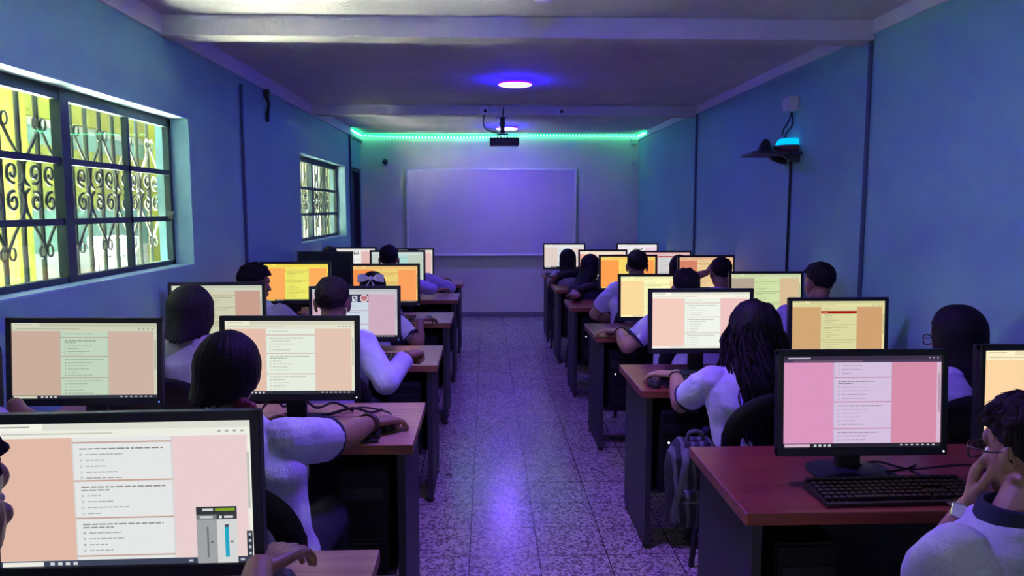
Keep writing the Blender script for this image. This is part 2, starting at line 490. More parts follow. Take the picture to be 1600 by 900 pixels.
# ------------------------------------------------------------------ ceiling lamps, LED strip
LAMPC = (0.31, 0.125, 1.0)
DIFF = emission('blue_lamp_diffuser', LAMPC, LAMP_DOWN); RIM = emission('blue_lamp_rim', (.0015, .0, 1), LAMP_RIM)
HOUS = mat('lamp_white_plastic', (.75, .75, .78), .4)
lamps = [(P(805, 133, 6.44), 'blue round ceiling lamp in front of the projector, larger in view'),
         (P(792, 201, 9.95), 'blue round ceiling lamp behind the projector, near the green strip'),
         (Vector((.22, 2.95, 0)), 'blue round ceiling lamp nearest the photographer')]
DIFF_NEAR = emission('blue_lamp_diffuser_strong', LAMPC, LAMP_DOWN * 2.3)
for v, lab in lamps:
    t = empty('ceiling_lamp', (v.x, v.y, H), 0, lab, 'ceiling lamp', 'blue ceiling lamps')
    MB().lathe((0, 0, -.024), [(.132, 0), (.135, .002), (.135, .024)], 40).build('housing', HOUS, t, True)
    MB().lathe((0, 0, -.034), [(.137, 0), (.139, .002), (.139, .008), (.136, .010)], 40).build('rim', RIM, t, True)
    MB().lathe((0, 0, -.038), [(.130, 0), (.134, .003)], 40).build('diffuser', DIFF_NEAR if v.y < 4 else DIFF, t, True)

# green LED strip tacked along the top of the back wall, sagging
led = empty('light_strip', (0, YB - .02, 2.56), 0, 'green LED light strip running along the top of the back wall', 'light strip')
pts = [Vector((XL + .028, 10.2, 2.575)), Vector((XL + .03, 10.6, 2.57)), Vector((XL + .03, YB - .03, 2.578))] + [P(x_, 212.5 + 1.2 * math.sin((x_ - 600) / 60), YB - .03) for x_ in range(585, 960, 25)] + [P(965, 211.5, YB - .03), P(985, 212, YB - .03), Vector((XR - .03, YB - .03, 2.58)), Vector((XR - .028, 10.4, 2.58))]
for p in pts: p.z = min(p.z, 2.58)
pts = [p - led.location for p in pts]
TAPE = emission('green_strip_glow', (0.0, 0.85, 0.28), 6); DOT = emission('green_strip_diode', (0.25, 1, .62), 14)
MB().tube(pts, .008, 6).build('tape', TAPE, led)
dots = MB()
for a, b in zip(pts, pts[1:]):
    m_ = max(1, int((b - a).length / .042))
    for k in range(m_):
        p = a.lerp(b, k / m_); dots.box(p + Vector((0, -.008, -.006)), (.014, .006, .012))
dots.build('diodes', DOT, led)

# ------------------------------------------------------------------ whiteboard and back wall fittings
bx0, bx1 = P(637, 330, YB).x, P(898, 330, YB).x
bz1, bz0 = P(765, 265, YB).z, P(765, 397, YB).z
wb = empty('whiteboard', ((bx0 + bx1) / 2, YB, (bz0 + bz1) / 2), 0, 'wide white board mounted on the back wall', 'whiteboard')
bw, bh = bx1 - bx0, bz1 - bz0
MB().box((0, -.02, 0), (bw, .036, bh), bev=.003).build('panel', mat('whiteboard_surface', (.66, .62, .68), .3, 0, .06, 1.5), wb)
ALU = mat('aluminium', (.82, .82, .84), .45, .2)
fr = MB()
for s in (-1, 1): fr.box((s * bw / 2, -.024, 0), (.03, .05, bh + .03), bev=.004)
for s in (-1, 1): fr.box((0, -.024, s * bh / 2), (bw, .05, .03), bev=.004)
fr.build('frame', ALU, wb)
MB().box((0, -.06, -bh / 2 - .012), (bw + .1, .09, .018), bev=.004).build('pen_tray', ALU, wb)
rail = MB().box(((bx1 + XR) / 2 - .45, YB - .012, bz0 - .012), (XR - bx1 - .75, .02, .018)).box(((bx0 + XL) / 2 + .45, YB - .012, bz0 - .012), (bx0 - XL - .75, .02, .018))
structure('trim_4', rail, mat('rail_grey', (.30, .28, .36), .5))

cam_ = empty('security_camera', P(603, 255, YB), 0, 'small black security camera high on the back wall', 'camera')
MB().cyl((0, 0, -.02), (0, -.04, -.02), .035, n=20).cyl((0, -.04, -.02), (0, -.08, 0), .012).build('mount', GREYP, cam_, True)
MB().ell((0, -.09, .015), (.04, .045, .04)).build('camera_head', DARK, cam_, True)
MB().cyl((0, -.13, .015), (0, -.145, .01), .022, .018, n=20).build('lens', DARKSAT, cam_, True)
for (px, py, s, lab) in ((990, 222, .085, 'small pale junction box high in the back right corner'), (991, 255, .06, 'small pale wall socket below the corner junction box')):
    t = empty('junction_box', P(px, py, YB), 0, lab, 'wall box', 'small boxes in the back corner')
    MB().box((0, -.02, 0), (s, .04, s), bev=.006).build('case', GREYP, t)
    MB().box((0, -.042, 0), (s * .7, .006, s * .7), bev=.002).build('cover', GREYP, t)

# ------------------------------------------------------------------ beam fittings
for (px, py, sx, lab, hole) in ((757, 173, .09, 'white socket box on the far beam, left of the projector', 1), (772, 172, .06, 'small white switch plate on the far beam above the projector', 0), (876, 174, .085, 'white round socket plate on the far beam, right of the projector', 1)):
    t = empty('beam_socket', P(px, py, 7.95), 0, lab, 'socket', 'sockets on the far beam')
    MB().box((0, -.014, 0), (sx, .028, .085), bev=.006).build('plate', HOUS, t)
    MB().cyl((.008, -.027, -.005), (.008, -.031, -.005), .018, n=18).build('receptacle', DARK if hole else GREYP, t, True)

# smoke detector at the top of the picture
sd = empty('smoke_detector', (P(848, 3, 3.9).x, 3.86, H), 0, 'white round smoke detector on the ceiling before the near beam', 'smoke detector')
MB().lathe((0, 0, -.018), [(.055, 0), (.058, .004), (.058, .018)], 32).build('base', HOUS, sd, True)
MB().lathe((0, 0, -.052), [(.022, 0), (.036, .004), (.046, .018), (.048, .034)], 32).build('cover', HOUS, sd, True)
v = MB()
for k in range(12):
    a = 2 * math.pi * k / 12; v.box((.045 * math.cos(a), .045 * math.sin(a), -.026), (.006, .008, .014), Matrix.Rotation(a, 3, 'Z'))
v.build('vent_slots', DARK, sd)

# projector on its ceiling pole
PJ = mat('projector_black', (.03, .028, .05), .4)
pv = P(788, 222, 8.9)
pj = empty('projector', (pv.x, 8.9, H), 0, 'black projector hanging from the ceiling on a short pole', 'projector')
dz = pv.z - H
MB().cyl((-.02, 0, 0), (-.02, 0, -.012), .075, n=24).box((-.02, 0, -.02), (.06, .06, .03), bev=.004).build('ceiling_plate', PJ, pj)
MB().cyl((-.02, 0, -.02), (-.02, 0, dz + .10), .028, n=18).cyl((-.02, 0, -.07), (-.02, 0, -.10), .036, n=18).build('pole', PJ, pj, True)
b_ = MB(); b_.box((-.02, 0, dz + .085), (.12, .12, .012))
for sx in (-1, 1): b_.box((-.02 + sx * .055, 0, dz + .065), (.012, .10, .045))
b_.build('bracket', PJ, pj)
MB().box((0, 0, dz), (.335, .24, .085), bev=.016, seg=3).build('body', PJ, pj, True)
MB().cyl((.08, .12, dz), (.08, .15, dz), .035, .032, n=24).build('lens', DARKSAT, pj, True)
vv = MB()
for k in range(8): vv.box((-.12 + k * .022, -.121, dz), (.012, .006, .05))
vv.build('rear_vents', DARK, pj)
cb = [P(757, 178, 7.93), P(755, 190, 7.98), P(758, 200, 8.15), P(766, 205, 8.45), P(776, 207, 8.7), P(781, 212, 8.80), P(784, 218, 8.82)]


def smooth_path(pts, n=6):
    out = []; pts = [Vector(p) for p in pts]
    for i in range(len(pts) - 1):
        p0 = pts[max(i - 1, 0)]; p1 = pts[i]; p2 = pts[i + 1]; p3 = pts[min(i + 2, len(pts) - 1)]
        for k in range(n):
            t = k / n
            out.append(.5 * ((2 * p1) + (p2 - p0) * t + (2 * p0 - 5 * p1 + 4 * p2 - p3) * t * t + (3 * p1 - p0 - 3 * p2 + p3) * t ** 3))
    return out + [pts[-1]]


def cable(pts, label, r=.004, name='cable', m=None, group=None):
    return tag(MB().tube(smooth_path(pts), r, 6).build(name, m or RUBBER, None, True), label, 'cable', group)


cable(cb, 'grey projector cable drooping from the beam socket', .008, 'projector_cable', mat('grey_cable', (.10, .10, .12), .6))
cable([P(787, 168, 7.94), P(786, 178, 7.93), P(786, 185, 8.0)], 'short black cable running down the far beam above the projector pole', .006, 'projector_cable')

# ------------------------------------------------------------------ right wall shelf
sy = 5.42
sh = empty('wall_shelf', (XR, sy, P(1240, 240, sy).z - .005), 0, 'dark narrow shelf bracketed to the right wall', 'shelf')
SH = mat('dark_shelf', (.035, .035, .06), .5)
MB().poly([(0, -.16, -.009), (-.30, -.20, -.009), (-.36, -.19, -.009), (-.30, .24, -.009), (0, .24, -.009)], (0, 0, .018)).build('board', SH, sh)
for yy in (-.10, .14):
    MB().poly([(0, yy - .01, -.01), (-.13, yy - .01, -.01), (-.10, yy - .01, -.035), (-.04, yy - .01, -.058), (0, yy - .01, -.062)], (0, .02, 0)).build('bracket', SH, sh)
sz = sh.location.z + .0095
dv = empty('smart_speaker', (P(1234, 222, sy).x, sy, sz), 0, 'round device with a glowing cyan top on the wall shelf', 'speaker')
MB().lathe((0, 0, 0), [(.07, 0), (.088, .012), (.096, .03), (.094, .052)], 36).build('base', mat('brown_plastic', (.16, .075, .06), .5), dv, True)
MB().lathe((0, 0, .0525), [(.095, 0), (.092, .014), (.084, .032), (.072, .044), (.04, .05)], 36).build('glowing_top', emission('cyan_glow', (0.0, .50, 1.1), 1.15), dv, True)
hn = empty('horn_speaker', (P(1197, 230, sy - .05).x, sy - .04, sz), 0, 'small black horn shaped device on the shelf beside the cyan one', 'speaker')
MB().lathe((0, 0, 0), [(.062, 0), (.06, .012), (.028, .075), (.012, .092)], 24).build('horn', DARK, hn, True)
MB().cyl((.03, 0, .035), (.095, .01, .03), .014, n=12).build('stem', DARK, hn, True)
jb = empty('junction_box', (XR, P(1230, 163, sy).y, P(1230, 163, sy).z), 0, 'white square junction box on the right wall above the shelf', 'wall box')
MB().box((-.035, 0, 0), (.07, .12, .098), bev=.006).build('case', GREYP, jb)
MB().box((-.073, 0, 0), (.008, .10, .08), bev=.003).build('cover', GREYP, jb)
cable([P(1236, 176, 5.42), P(1234, 185, 5.4), P(1229, 195, 5.4), P(1224, 203, 5.42), P(1222, 212, 5.42)], 'black lead looping from junction box to the cyan device', .006)
cable([Vector((XR - .01, 5.46, jb.location.z - .05)), Vector((XR - .012, 5.44, jb.location.z - .14)), Vector((XR - .03, 5.5, jb.location.z - .2)), Vector((XR - .06, 5.44, sz + .06))], 'thin black lead hanging behind the cyan device', .006)
cable([Vector((XR - .008, 5.45, sh.location.z - .02)), Vector((XR - .008, 5.455, 1.5)), Vector((XR - .008, 5.46, .78))], 'dark cable running down the right wall below the shelf', .009)
# left wall fitting on the band
lf = empty('wall_fitting', (XL, 6.3, P(428, 150, 6.3).z), 0, 'small dark fitting on the left wall near the ceiling', 'wall fitting')
MB().box((.02, 0, .02), (.04, .05, .06), bev=.006).build('case', DARK, lf)
MB().tube([(.02, 0, -.01), (.035, .01, -.06), (.02, .02, -.12), (.012, .03, -.20)], .014, 8).build('hanging_lead', DARK, lf, True)
structure('trim_5', MB().box((XL + .009, 5.69, 1.22), (.018, .03, 2.44)), mat('conduit_dark_blue', (.055, .10, .2), .5))

# ------------------------------------------------------------------ desks
LN = [1.18, 2.57, 3.91, 5.38, 6.75, 8.15]; RN = [1.94, 3.32, 4.75, 6.18, 7.56, 9.02]
DD, TOPZ, TH = .58, .75, .035


def desk(name, x0, x1, yn, top, edge, label, group):
    cx = (x0 + x1) / 2; L = x1 - x0
    t = empty(name, (cx, yn + DD / 2, 0), 0, label, 'desk', group)
    m = MB(); m.box((0, 0, TOPZ - TH / 2), (L, DD, TH), bev=.004)
    o = m.build('desk_top', [top, edge], t)
    for p_ in o.data.polygons:
        if abs(p_.normal.z) < .5: p_.material_index = 1
    for s in (-1, 1):
        MB().box((s * (L / 2 - .045), 0, (TOPZ - TH) / 2 + .012), (.028, DD - .07, TOPZ - TH - .025), bev=.002).build('side_panel', CHARCOAL, t)
    MB().box((0, DD / 2 - .09, .455), (L - .12, .018, .50), bev=.002).build('modesty_panel', CHARCOAL, t)
    for s in (-1, 1):
        for q in (-1, 1): MB().cyl((s * (L / 2 - .045), q * (DD / 2 - .07), 0), (s * (L / 2 - .045), q * (DD / 2 - .07), .014), .016, n=10).build('foot', DARK, t)
    s_ = 1 if x1 < 0 else -1
    sf = MB().box((s_ * (L / 2 - .19), -.02, .27), (.24, .44, .018), bev=.002)
    sf.build('computer_shelf', CHARCOAL, t)
    return t


LX0, LX1, RX0, RX1 = -1.735, -.255, .685, 2.13
ordL = ['closest to the photographer', 'under the outstretched arm with brown bracelet', 'by the crop-haired student', 'by the student with the white bow', 'holding the switched-off monitor', 'closest to the back wall']
ordR = ['wide and bare, closest to the photographer', 'where the curly-haired student rests a hand', 'under the forearm with black bracelet', 'holding the monitor with the orange page', 'where long hair falls to the top', 'closest to the whiteboard']
for i, y in enumerate(LN):
    desk('computer_desk', LX0, LX1, y, BEECH, BEECH_EDGE, 'tan desk with red-brown edge left of the aisle, ' + ordL[i], 'desks left of the aisle')
for i, y in enumerate(RN):
    desk('computer_desk', RX0, RX1, y, MAHOG, MAHOG_EDGE, 'dark red desk right of the aisle, ' + ordR[i], 'desks right of the aisle')

# ------------------------------------------------------------------ monitors
SCR = bpy.data.materials.new('lit_screen'); SCR.use_nodes = True; nt = SCR.node_tree; nt.nodes.clear()
o_ = nt.nodes.new('ShaderNodeOutputMaterial'); e_ = nt.nodes.new('ShaderNodeEmission'); a_ = nt.nodes.new('ShaderNodeVertexColor'); a_.layer_name = 'screen_colour'
nt.links.new(a_.outputs['Color'], e_.inputs[0]); e_.inputs[1].default_value = 0.93; nt.links.new(e_.outputs[0], o_.inputs[0])
OFFS = mat('unlit_screen', (.012, .014, .016), .25)
LEDB = emission('blue_power_light', (.1, .25, 1), 2.5); LEDW = emission('white_power_light', (.8, .85, 1), 2)


def screen_mesh(W, Hh, pal, seed):
    """page layout drawn as coloured quads; u to the right, v down, both 0..1"""
    bm = bmesh.new(); lay = bm.loops.layers.float_color.new('screen_colour'); rnd = random.Random(seed); k = [0]

    def q(u0, v0, u1, v1, c, z):
        c = lin(c) if max(c) > 1.01 else c
        y = -.00035 * z
        vs = [bm.verts.new(((u - .5) * W, y, (.5 - v) * Hh)) for u, v in ((u0, v1), (u1, v1), (u1, v0), (u0, v0))]
        f = bm.faces.new(vs)
        for l in f.loops: l[lay] = (*c, 1)

    def sh_(c, m): return tuple(min(255, v * m) for v in c)
    ml, mr, card, bar, task = pal['l'], pal['r'], pal['card'], pal['bar'], pal.get('task', (46, 50, 62))
    c0, c1 = pal.get('cards', (.33, .70)); top = pal.get('top', .11)
    q(0, 0, 1, 1, bar, 0)
    if pal.get('darkbar'):
        q(0, 0, 1, top * .62, pal['darkbar'], 1); q(0, top * .62, 1, top, sh_(pal['darkbar'], 1.25), 1)
        q(.03, .02, .17, .035, (190, 180, 195), 2); q(.06, top * .75, .5, top * .82, (140, 110, 130), 2)
        for j in range(3): q(.92 + j * .025, .02, .93 + j * .025, .032, (170, 160, 180), 2)
    else:
        q(.0, .0, .19, top * .5, sh_(bar, 1.03), 1); q(.19, 0, 1, top * .48, sh_(bar, .93), 1)
        q(.02, top * .2, .14, top * .3, sh_(bar, .72), 2); q(.03, top * .68, .46, top * .76, sh_(bar, .82), 2)
        for j in range(4): q(.87 + j * .03, top * .66, .882 + j * .03, top * .78, sh_(bar, .7), 2)
    q(0, top, c0 + .01, .955, ml, 1); q(c1 - .01, top, pal.get('scroll', .975), .955, mr, 1)
    q(.978, top, .992, .955, sh_(bar, 1.02), 1); q(.980, top + .12, .990, .62, sh_(bar, .82), 2)
    # cards
    q(c0, top, c1, .955, sh_(card, .93), 2)
    blocks = pal.get('blocks', [.19, .44, .72]); e = [top] + blocks + [.955]
    gap = .012
    ink, ink2 = sh_(card, .60), sh_(card, .73)
    for b in range(len(e) - 1):
        v0, v1 = e[b] + (gap if b else 0), e[b + 1] - (0 if b == len(e) - 2 else gap * .2)
        q(c0 + .006, v0, c1 - .006, v1, card, 3)
        if b: q(c0 + .002, e[b] - .002, c1 - .002, e[b] + gap * .6, sh_(ml, .88), 4)
        v = v0 + .03
        first = b > 0 or pal.get('qfirst')
        if first:
            for ln in range(1 + (rnd.random() > .55)):
                u = c0 + .03; end = c0 + (c1 - c0) * (rnd.uniform(.7, .95) if ln == 0 else rnd.uniform(.25, .5))
                if v + .014 > v1: break
                while u < end:
                    wd = rnd.uniform(.012, .035); q(u, v, min(u + wd, end), v + .0088, ink, 5); u += wd + .005
                v += .022
            v += .016
        while v + .014 < v1:
            u = c0 + .03
            for a in range(8):
                pass
            q(u, v - .002, u + .0085, v + .013, ink2, 5); q(u + .0018, v + .0012, u + .0067, v + .0098, card if rnd.random() > .3 else ink2, 6)
            u += .022; end = u + rnd.uniform(.05, .18)
            while u < end:
                wd = rnd.uniform(.01, .03); q(u, v + .001, min(u + wd, end), v + .0085, ink2, 5); u += wd + .004
            v += .041
    # task bar
    q(0, .955, 1, 1, task, 4)
    if pal.get('search', True): q(.01, .962, .17, .993, sh_(bar, 1.0), 5)
    for j in range(4): q(.195 + j * .03, .966, .212 + j * .03, .988, (205, 208, 214), 5)
    for j in range(7): q(.74 + j * .034, .970, .756 + j * .034, .984, (190, 192, 200), 5)
    x_ = pal.get('extra')
    if x_ == 'red': q(c0 + .004, top + .075, c1 - .004, top + .125, (165, 25, 25), 6); q(c0 + .02, top + .09, c0 + .075, top + .108, (225, 120, 95), 7)
    if x_ == 'redline': q(c0, top + .02, c1, top + .05, (190, 40, 60), 6)
    if x_ == 'emblem':
        q(c0, top, c1, top + .16, (46, 48, 78), 6)
        q(c1 - .19, top + .03, c1 - .13, top + .15, (205, 212, 225), 7); q(c1 - .175, top + .05, c1 - .15, top + .09, (60, 60, 80), 8); q(c1 - .16, top + .10, c1 - .14, top + .13, (60, 60, 80), 8)

        def disc(cu, cv, r, c, z):
            c = lin(c); n = 20
            vs = [bm.verts.new(((cu + r * math.cos(-2 * math.pi * k_ / n) - .5) * W, -.00035 * z, (.5 - cv + r * W / Hh * math.sin(-2 * math.pi * k_ / n)) * Hh)) for k_ in range(n)]
            f = bm.faces.new(list(reversed(vs)))
            for l in f.loops: l[lay] = (*c, 1)
        disc(c1 - .05, top + .085, .048, (222, 196, 205), 7)
        disc(c1 - .072, top + .062, .011, (165, 40, 60), 8); disc(c1 - .050, top + .055, .010, (165, 40, 60), 8); disc(c1 - .028, top + .062, .011, (165, 40, 60), 8); q(c1 - .082, top + .084, c1 - .018, top + .102, (165, 40, 60), 8); q(c1 - .07, top + .112, c1 - .03, top + .126, (150, 45, 65), 8)
    if x_ == 'marks':
        for j in range(9):
            if j == 4: continue
            u = c0 + .08 + j * .026; hgt = .05 + .03 * ((j * 7) % 3)
            q(u, top + .12 - hgt, u + .016, top + .12, (38, 38, 46), 6)
    if x_ == 'slider':
        q(.775, .60, .935, .655, (52, 54, 60), 8); q(.85, .612, .928, .63, (132, 165, 40), 9); q(.80, .612, .842, .63, (205, 208, 208), 9)
        q(.775, .655, .855, .69, (120, 122, 126), 8); q(.855, .655, .935, .69, (60, 62, 68), 8); q(.79, .665, .84, .68, (205, 206, 206), 9); q(.885, .665, .92, .68, (215, 216, 216), 9)
        q(.865, .664, .876, .682, (225, 226, 226), 9)
        q(.775, .69, .855, 1.0, (160, 161, 164), 8); q(.855, .69, .935, 1.0, (212, 213, 213), 8)
        q(.815, .74, .822, .955, (110, 112, 116), 9); q(.886, .73, .902, .955, (35, 165, 195), 9); q(.886, .725, .902, .745, (70, 80, 90), 10)
        q(.83, .84, .84, .855, (100, 102, 106), 9); q(.908, .84, .918, .855, (120, 122, 126), 9)
        q(.972, .775, .995, .97, (54, 58, 72), 8)
        for j in range(4): q(.979, .79 + j * .045, .989, .808 + j * .045, (190, 196, 204), 9)
    me = bpy.data.meshes.new('screen'); bm.to_mesh(me); bm.free(); return me


def monitor(rect, depth, label, pal, seed, yaw=0.0, w=.51, h=.315, tilt=3, roll=0, dx=0):
    l, t, r = rect
    pc = P((l + r) / 2, t, depth); zt = pc.z
    root = empty('computer_monitor', (pc.x + dx, depth, TOPZ + .001), R(yaw), label, 'monitor', 'computer monitors')
    zc = zt - TOPZ - h / 2
    Rm = Matrix.Rotation(R(-tilt), 4, 'X') @ Matrix.Rotation(R(roll), 4, 'Y')
    hd = Matrix.Translation((0, 0, zc)) @ Rm
    bz, bb = .019, .026

    def put(o): o.matrix_local = hd; return o
    fr_ = MB()
    for s in (-1, 1): fr_.box((s * (w / 2 - bz / 2), 0, 0), (bz, .022, h), bev=.003)
    fr_.box((0, 0, h / 2 - bz / 2), (w, .022, bz), bev=.003).box((0, 0, -h / 2 + bb / 2), (w, .022, bb), bev=.003)
    put(fr_.build('bezel', DARKSAT, root))
    put(MB().box((0, .018, 0), (w - .006, .026, h - .006), bev=.006).box((0, .042, -.01), (w * .62, .034, h * .6), bev=.014, seg=3).build('back_cover', DARK, root))
    sw, shh = w - 2 * bz + .002, h - bz - bb + .002
    zo = (bb - bz) / 2
    hs = hd @ Matrix.Translation((0, -.005, zo))
    if pal is None:
        o = MB().box((0, .0008, 0), (sw, .002, shh)).build('screen', OFFS, root)
    else:
        o = link('screen', screen_mesh(sw, shh, pal, seed), SCR, root)
    o.matrix_local = hs
    put(MB().cyl((w / 2 - .012, -.0105, -h / 2 + .012), (w / 2 - .012, -.0125, -h / 2 + .012), .0026, n=10).build('power_light', LEDB if seed % 3 else LEDW, root))
    MB().box((0, .075, (zc - .02) / 2 + .012), (.075, .028, zc + .02), bev=.006).box((0, .062, zc - .02), (.07, .03, .07), bev=.004).build('stand_neck', DARK, root)
    MB().loft([((0, .05, 0), .125, .10), ((0, .05, .008), .125, .10), ((0, .06, .016), .08, .06)], 36, power=3).build('stand_base', DARK, root, True)
    return root


PK = dict(l=(228, 190, 172), r=(226, 195, 178), card=(228, 236, 222), bar=(228, 226, 205))
M_ = [
 # rect(l, t, r), depth, label, palette, kwargs
 ((-22, 645, 405), 1.425, 'large black monitor closest to the photographer, quiz page with grey slider box', dict(l=(224, 184, 166), r=(233, 206, 208), card=(228, 230, 230), bar=(236, 236, 226), cards=(.30, .69), top=.105, blocks=[.135, .40, .66, .925], extra='slider', task=(62, 68, 90), search=True, scroll=.985), dict(h=.318, tilt=2, roll=-.6)),
 ((15, 497, 246), 2.66, 'black monitor with a pale green quiz page beside the left wall, second row', dict(l=(200, 172, 155), r=(203, 178, 165), card=(192, 212, 190), bar=(205, 208, 184), cards=(.33, .66)), dict(yaw=5, roll=1.2, h=.305)),
 ((343, 494, 561), 2.82, 'black monitor behind the black-haired student whose arm reaches a mouse', dict(**PK, cards=(.315, .695)), dict(roll=.2)),
 ((265, 441, 412), 4.16, 'black monitor in front of the straight long-haired student in grey', dict(l=(190, 158, 140), r=(198, 158, 142), card=(206, 206, 176), bar=(205, 210, 190)), dict(yaw=3)),
 ((483, 447, 625), 4.30, 'black monitor with dark page banner and red emblem, before the crop-haired student', dict(l=(206, 172, 190), r=(206, 172, 190), card=(204, 214, 228), bar=(196, 200, 206), extra='emblem', cards=(.30, .66)), {}),
 ((408, 409, 516), 5.70, 'black monitor with a bright yellow and orange page, left wall side', dict(l=(252, 172, 92), r=(252, 172, 92), card=(236, 232, 108), bar=(248, 226, 92)), {}),
 ((548, 412, 656), 5.70, 'black monitor with an orange page behind the white hair bow', dict(l=(245, 146, 80), r=(250, 160, 95), card=(236, 208, 122), bar=(246, 196, 122)), {}),
 ((465, 393, 551), 7.10, 'switched-off black monitor near the left wall', None, {}),
 ((578, 391, 664), 7.10, 'black monitor with a pale cyan page in the fifth row', dict(l=(196, 204, 200), r=(190, 205, 190), card=(176, 218, 214), bar=(206, 222, 216)), {}),
 ((512, 386, 588), 8.30, 'black monitor with black page marks beside the far window', dict(l=(222, 186, 184), r=(226, 184, 180), card=(240, 240, 238), bar=(235, 232, 226), extra='marks'), dict(w=.525)),
 ((602, 388, 678), 8.30, 'black monitor with a pink margin in the last row left of the aisle', dict(l=(228, 194, 190), r=(226, 188, 182), card=(232, 226, 222), bar=(236, 230, 226)), dict(w=.525)),
 ((1210, 547, 1490), 2.19, 'large black monitor with a pink and lilac page on the bare red desk', dict(l=(218, 150, 190), r=(212, 140, 168), card=(212, 192, 222), bar=(214, 180, 205), darkbar=(58, 48, 72), cards=(.315, .685), top=.075, blocks=[.235, .50, .79], task=(40, 36, 52), scroll=.97), dict(tilt=4)),
 ((1523, 538, 1803), 2.19, 'black monitor with a peach page beside the man with glasses', dict(l=(252, 214, 164), r=(250, 208, 158), card=(252, 236, 200), bar=(252, 238, 196), cards=(.45, .75)), {}),
 ((1012, 451, 1180), 3.64, 'black monitor with a pale pink and white page in front of the curly-haired student', dict(l=(244, 205, 192), r=(238, 196, 194), card=(240, 244, 234), bar=(248, 246, 232), task=(236, 236, 222)), {}),
 ((1230, 465, 1392), 3.78, 'black monitor with a tan page and a red banner', dict(l=(208, 166, 116), r=(208, 160, 114), card=(220, 216, 162), bar=(226, 222, 164), extra='red', cards=(.31, .70)), {}),
 ((965, 428, 1085), 5.10, 'black monitor with a bright pale yellow page', dict(l=(250, 218, 158), r=(250, 218, 158), card=(253, 252, 190), bar=(254, 250, 188), task=(230, 220, 170)), {}),
 ((1137, 424, 1258), 5.10, 'black monitor with a light green page by the right wall', dict(l=(180, 165, 146), r=(216, 188, 150), card=(208, 226, 168), bar=(212, 222, 178)), {}),
 ((935, 398, 1028), 6.60, 'black monitor with a strong orange page right of the aisle', dict(l=(255, 160, 80), r=(255, 160, 84), card=(255, 226, 112), bar=(255, 214, 110)), {}),
 ((1058, 399, 1150), 6.65, 'black monitor with a red-orange page before the student with a raised hand', dict(l=(214, 130, 106), r=(224, 140, 112), card=(240, 206, 152), bar=(236, 190, 150)), {}),
 ((903, 390, 981), 7.90, 'black monitor with a salmon page behind the long-haired students', dict(l=(242, 172, 152), r=(242, 172, 152), card=(246, 214, 200), bar=(250, 232, 216)), {}),
 ((1004, 392, 1081), 7.95, 'black monitor with a grey page under a red line, partly hidden', dict(l=(236, 168, 172), r=(232, 160, 166), card=(214, 214, 214), bar=(238, 190, 194), extra='redline', cards=(.30, .95)), {}),
 ((848, 380, 915), 9.15, 'black monitor at the aisle end of the last row, grey and pale blue page', dict(l=(224, 206, 200), r=(226, 208, 204), card=(222, 230, 234), bar=(238, 236, 236)), {}),
 ((963, 380, 1029), 9.27, 'black monitor with black page marks in the last row by the right wall', dict(l=(238, 228, 232), r=(232, 208, 226), card=(244, 240, 244), bar=(244, 240, 244), extra='marks'), {}),
]
MON = []
for i, (rc, d, lab, pal, kw) in enumerate(M_):
    MON.append(monitor(rc, d, lab, pal, i + 1, **kw))

# ------------------------------------------------------------------ keyboards, mice, towers
KEYM = mat('black_keycap', (.012, .012, .015), .5, spec=.3)


def make_keyboard():
    root = empty('keyboard', (0, 0, 0))
    MB().poly([(-.225, -.07, .002), (-.225, .075, .002), (-.225, .075, .026), (-.225, -.055, .014), (-.225, -.07, .010)], (.45, 0, 0)).build('base', DARK, root)
    k = MB(); sl = math.atan(.012 / .13); rot = Matrix.Rotation(sl, 3, 'X')
    for r_ in range(6):
        y = -.048 + r_ * .0215 + (.006 if r_ == 5 else 0); z = .0185 + (y + .05) * .092
        for c_ in range(22):
            x = -.212 + c_ * .0202 + (.003 if c_ > 14 else 0) + (.003 if c_ > 17 else 0)
            if r_ == 0 and 3 < c_ < 9:
                if c_ == 6: k.box((x, y, z), (.098, .0165, .008), rot, .0015, 1)
                continue
            if r_ in (2, 3) and 15 <= c_ <= 17 and r_ == 2: continue
            k.box((x, y, z), (.0165, .0165, .008), rot, .0018, 1)
    k.build('keys', KEYM, root)
    MB().box((.19, .071, .0265), (.04, .004, .001)).build('indicator_strip', GREYP, root)
    return root


def make_mouse():
    root = empty('mouse', (0, 0, 0))
    MB().loft([((0, 0, 0), .030, .055), ((0, 0, .010), .032, .058), ((0, -.004, .022), .028, .050), ((0, -.012, .033), .016, .028)], 24).build('shell', DARK, root, True)
    MB().cyl((-.003, .030, .028), (.003, .030, .028), .008, n=14).build('scroll_wheel', STEEL, root, True)
    return root


TOWM = mat('black_computer_case', (.010, .010, .013), .6, spec=.2)


def make_tower():
    root = empty('computer_tower', (0, 0, 0))
    MB().box((0, 0, .19), (.17, .40, .38), bev=.006).build('case', TOWM, root)
    MB().box((0, -.206, .19), (.165, .02, .37), bev=.008).build('front_panel', TOWM, root)
    MB().box((0, -.218, .30), (.145, .006, .04), bev=.002).build('disc_drive', DARK, root)
    MB().cyl((-.05, -.216, .235), (-.05, -.2195, .235), .0045, n=12).build('power_light', LEDW, root)
    g_ = MB()
    for j in range(6): g_.box((0, -.2165, .06 + j * .016), (.12, .003, .006))
    g_.build('vent_slots', DARK, root)
    return root


kp = make_keyboard(); mp_ = make_mouse(); tp = make_tower(); fk = fm = ft_ = True


def place(proto, x, y, z, rz, label, cat, group, used=set()):
    o = proto if id(proto) not in used else copy_tree(proto)
    used.add(id(proto))
    o.location = (x, y, z); o.rotation_euler = (0, 0, R(rz)); tag(o, label, cat, group); return o


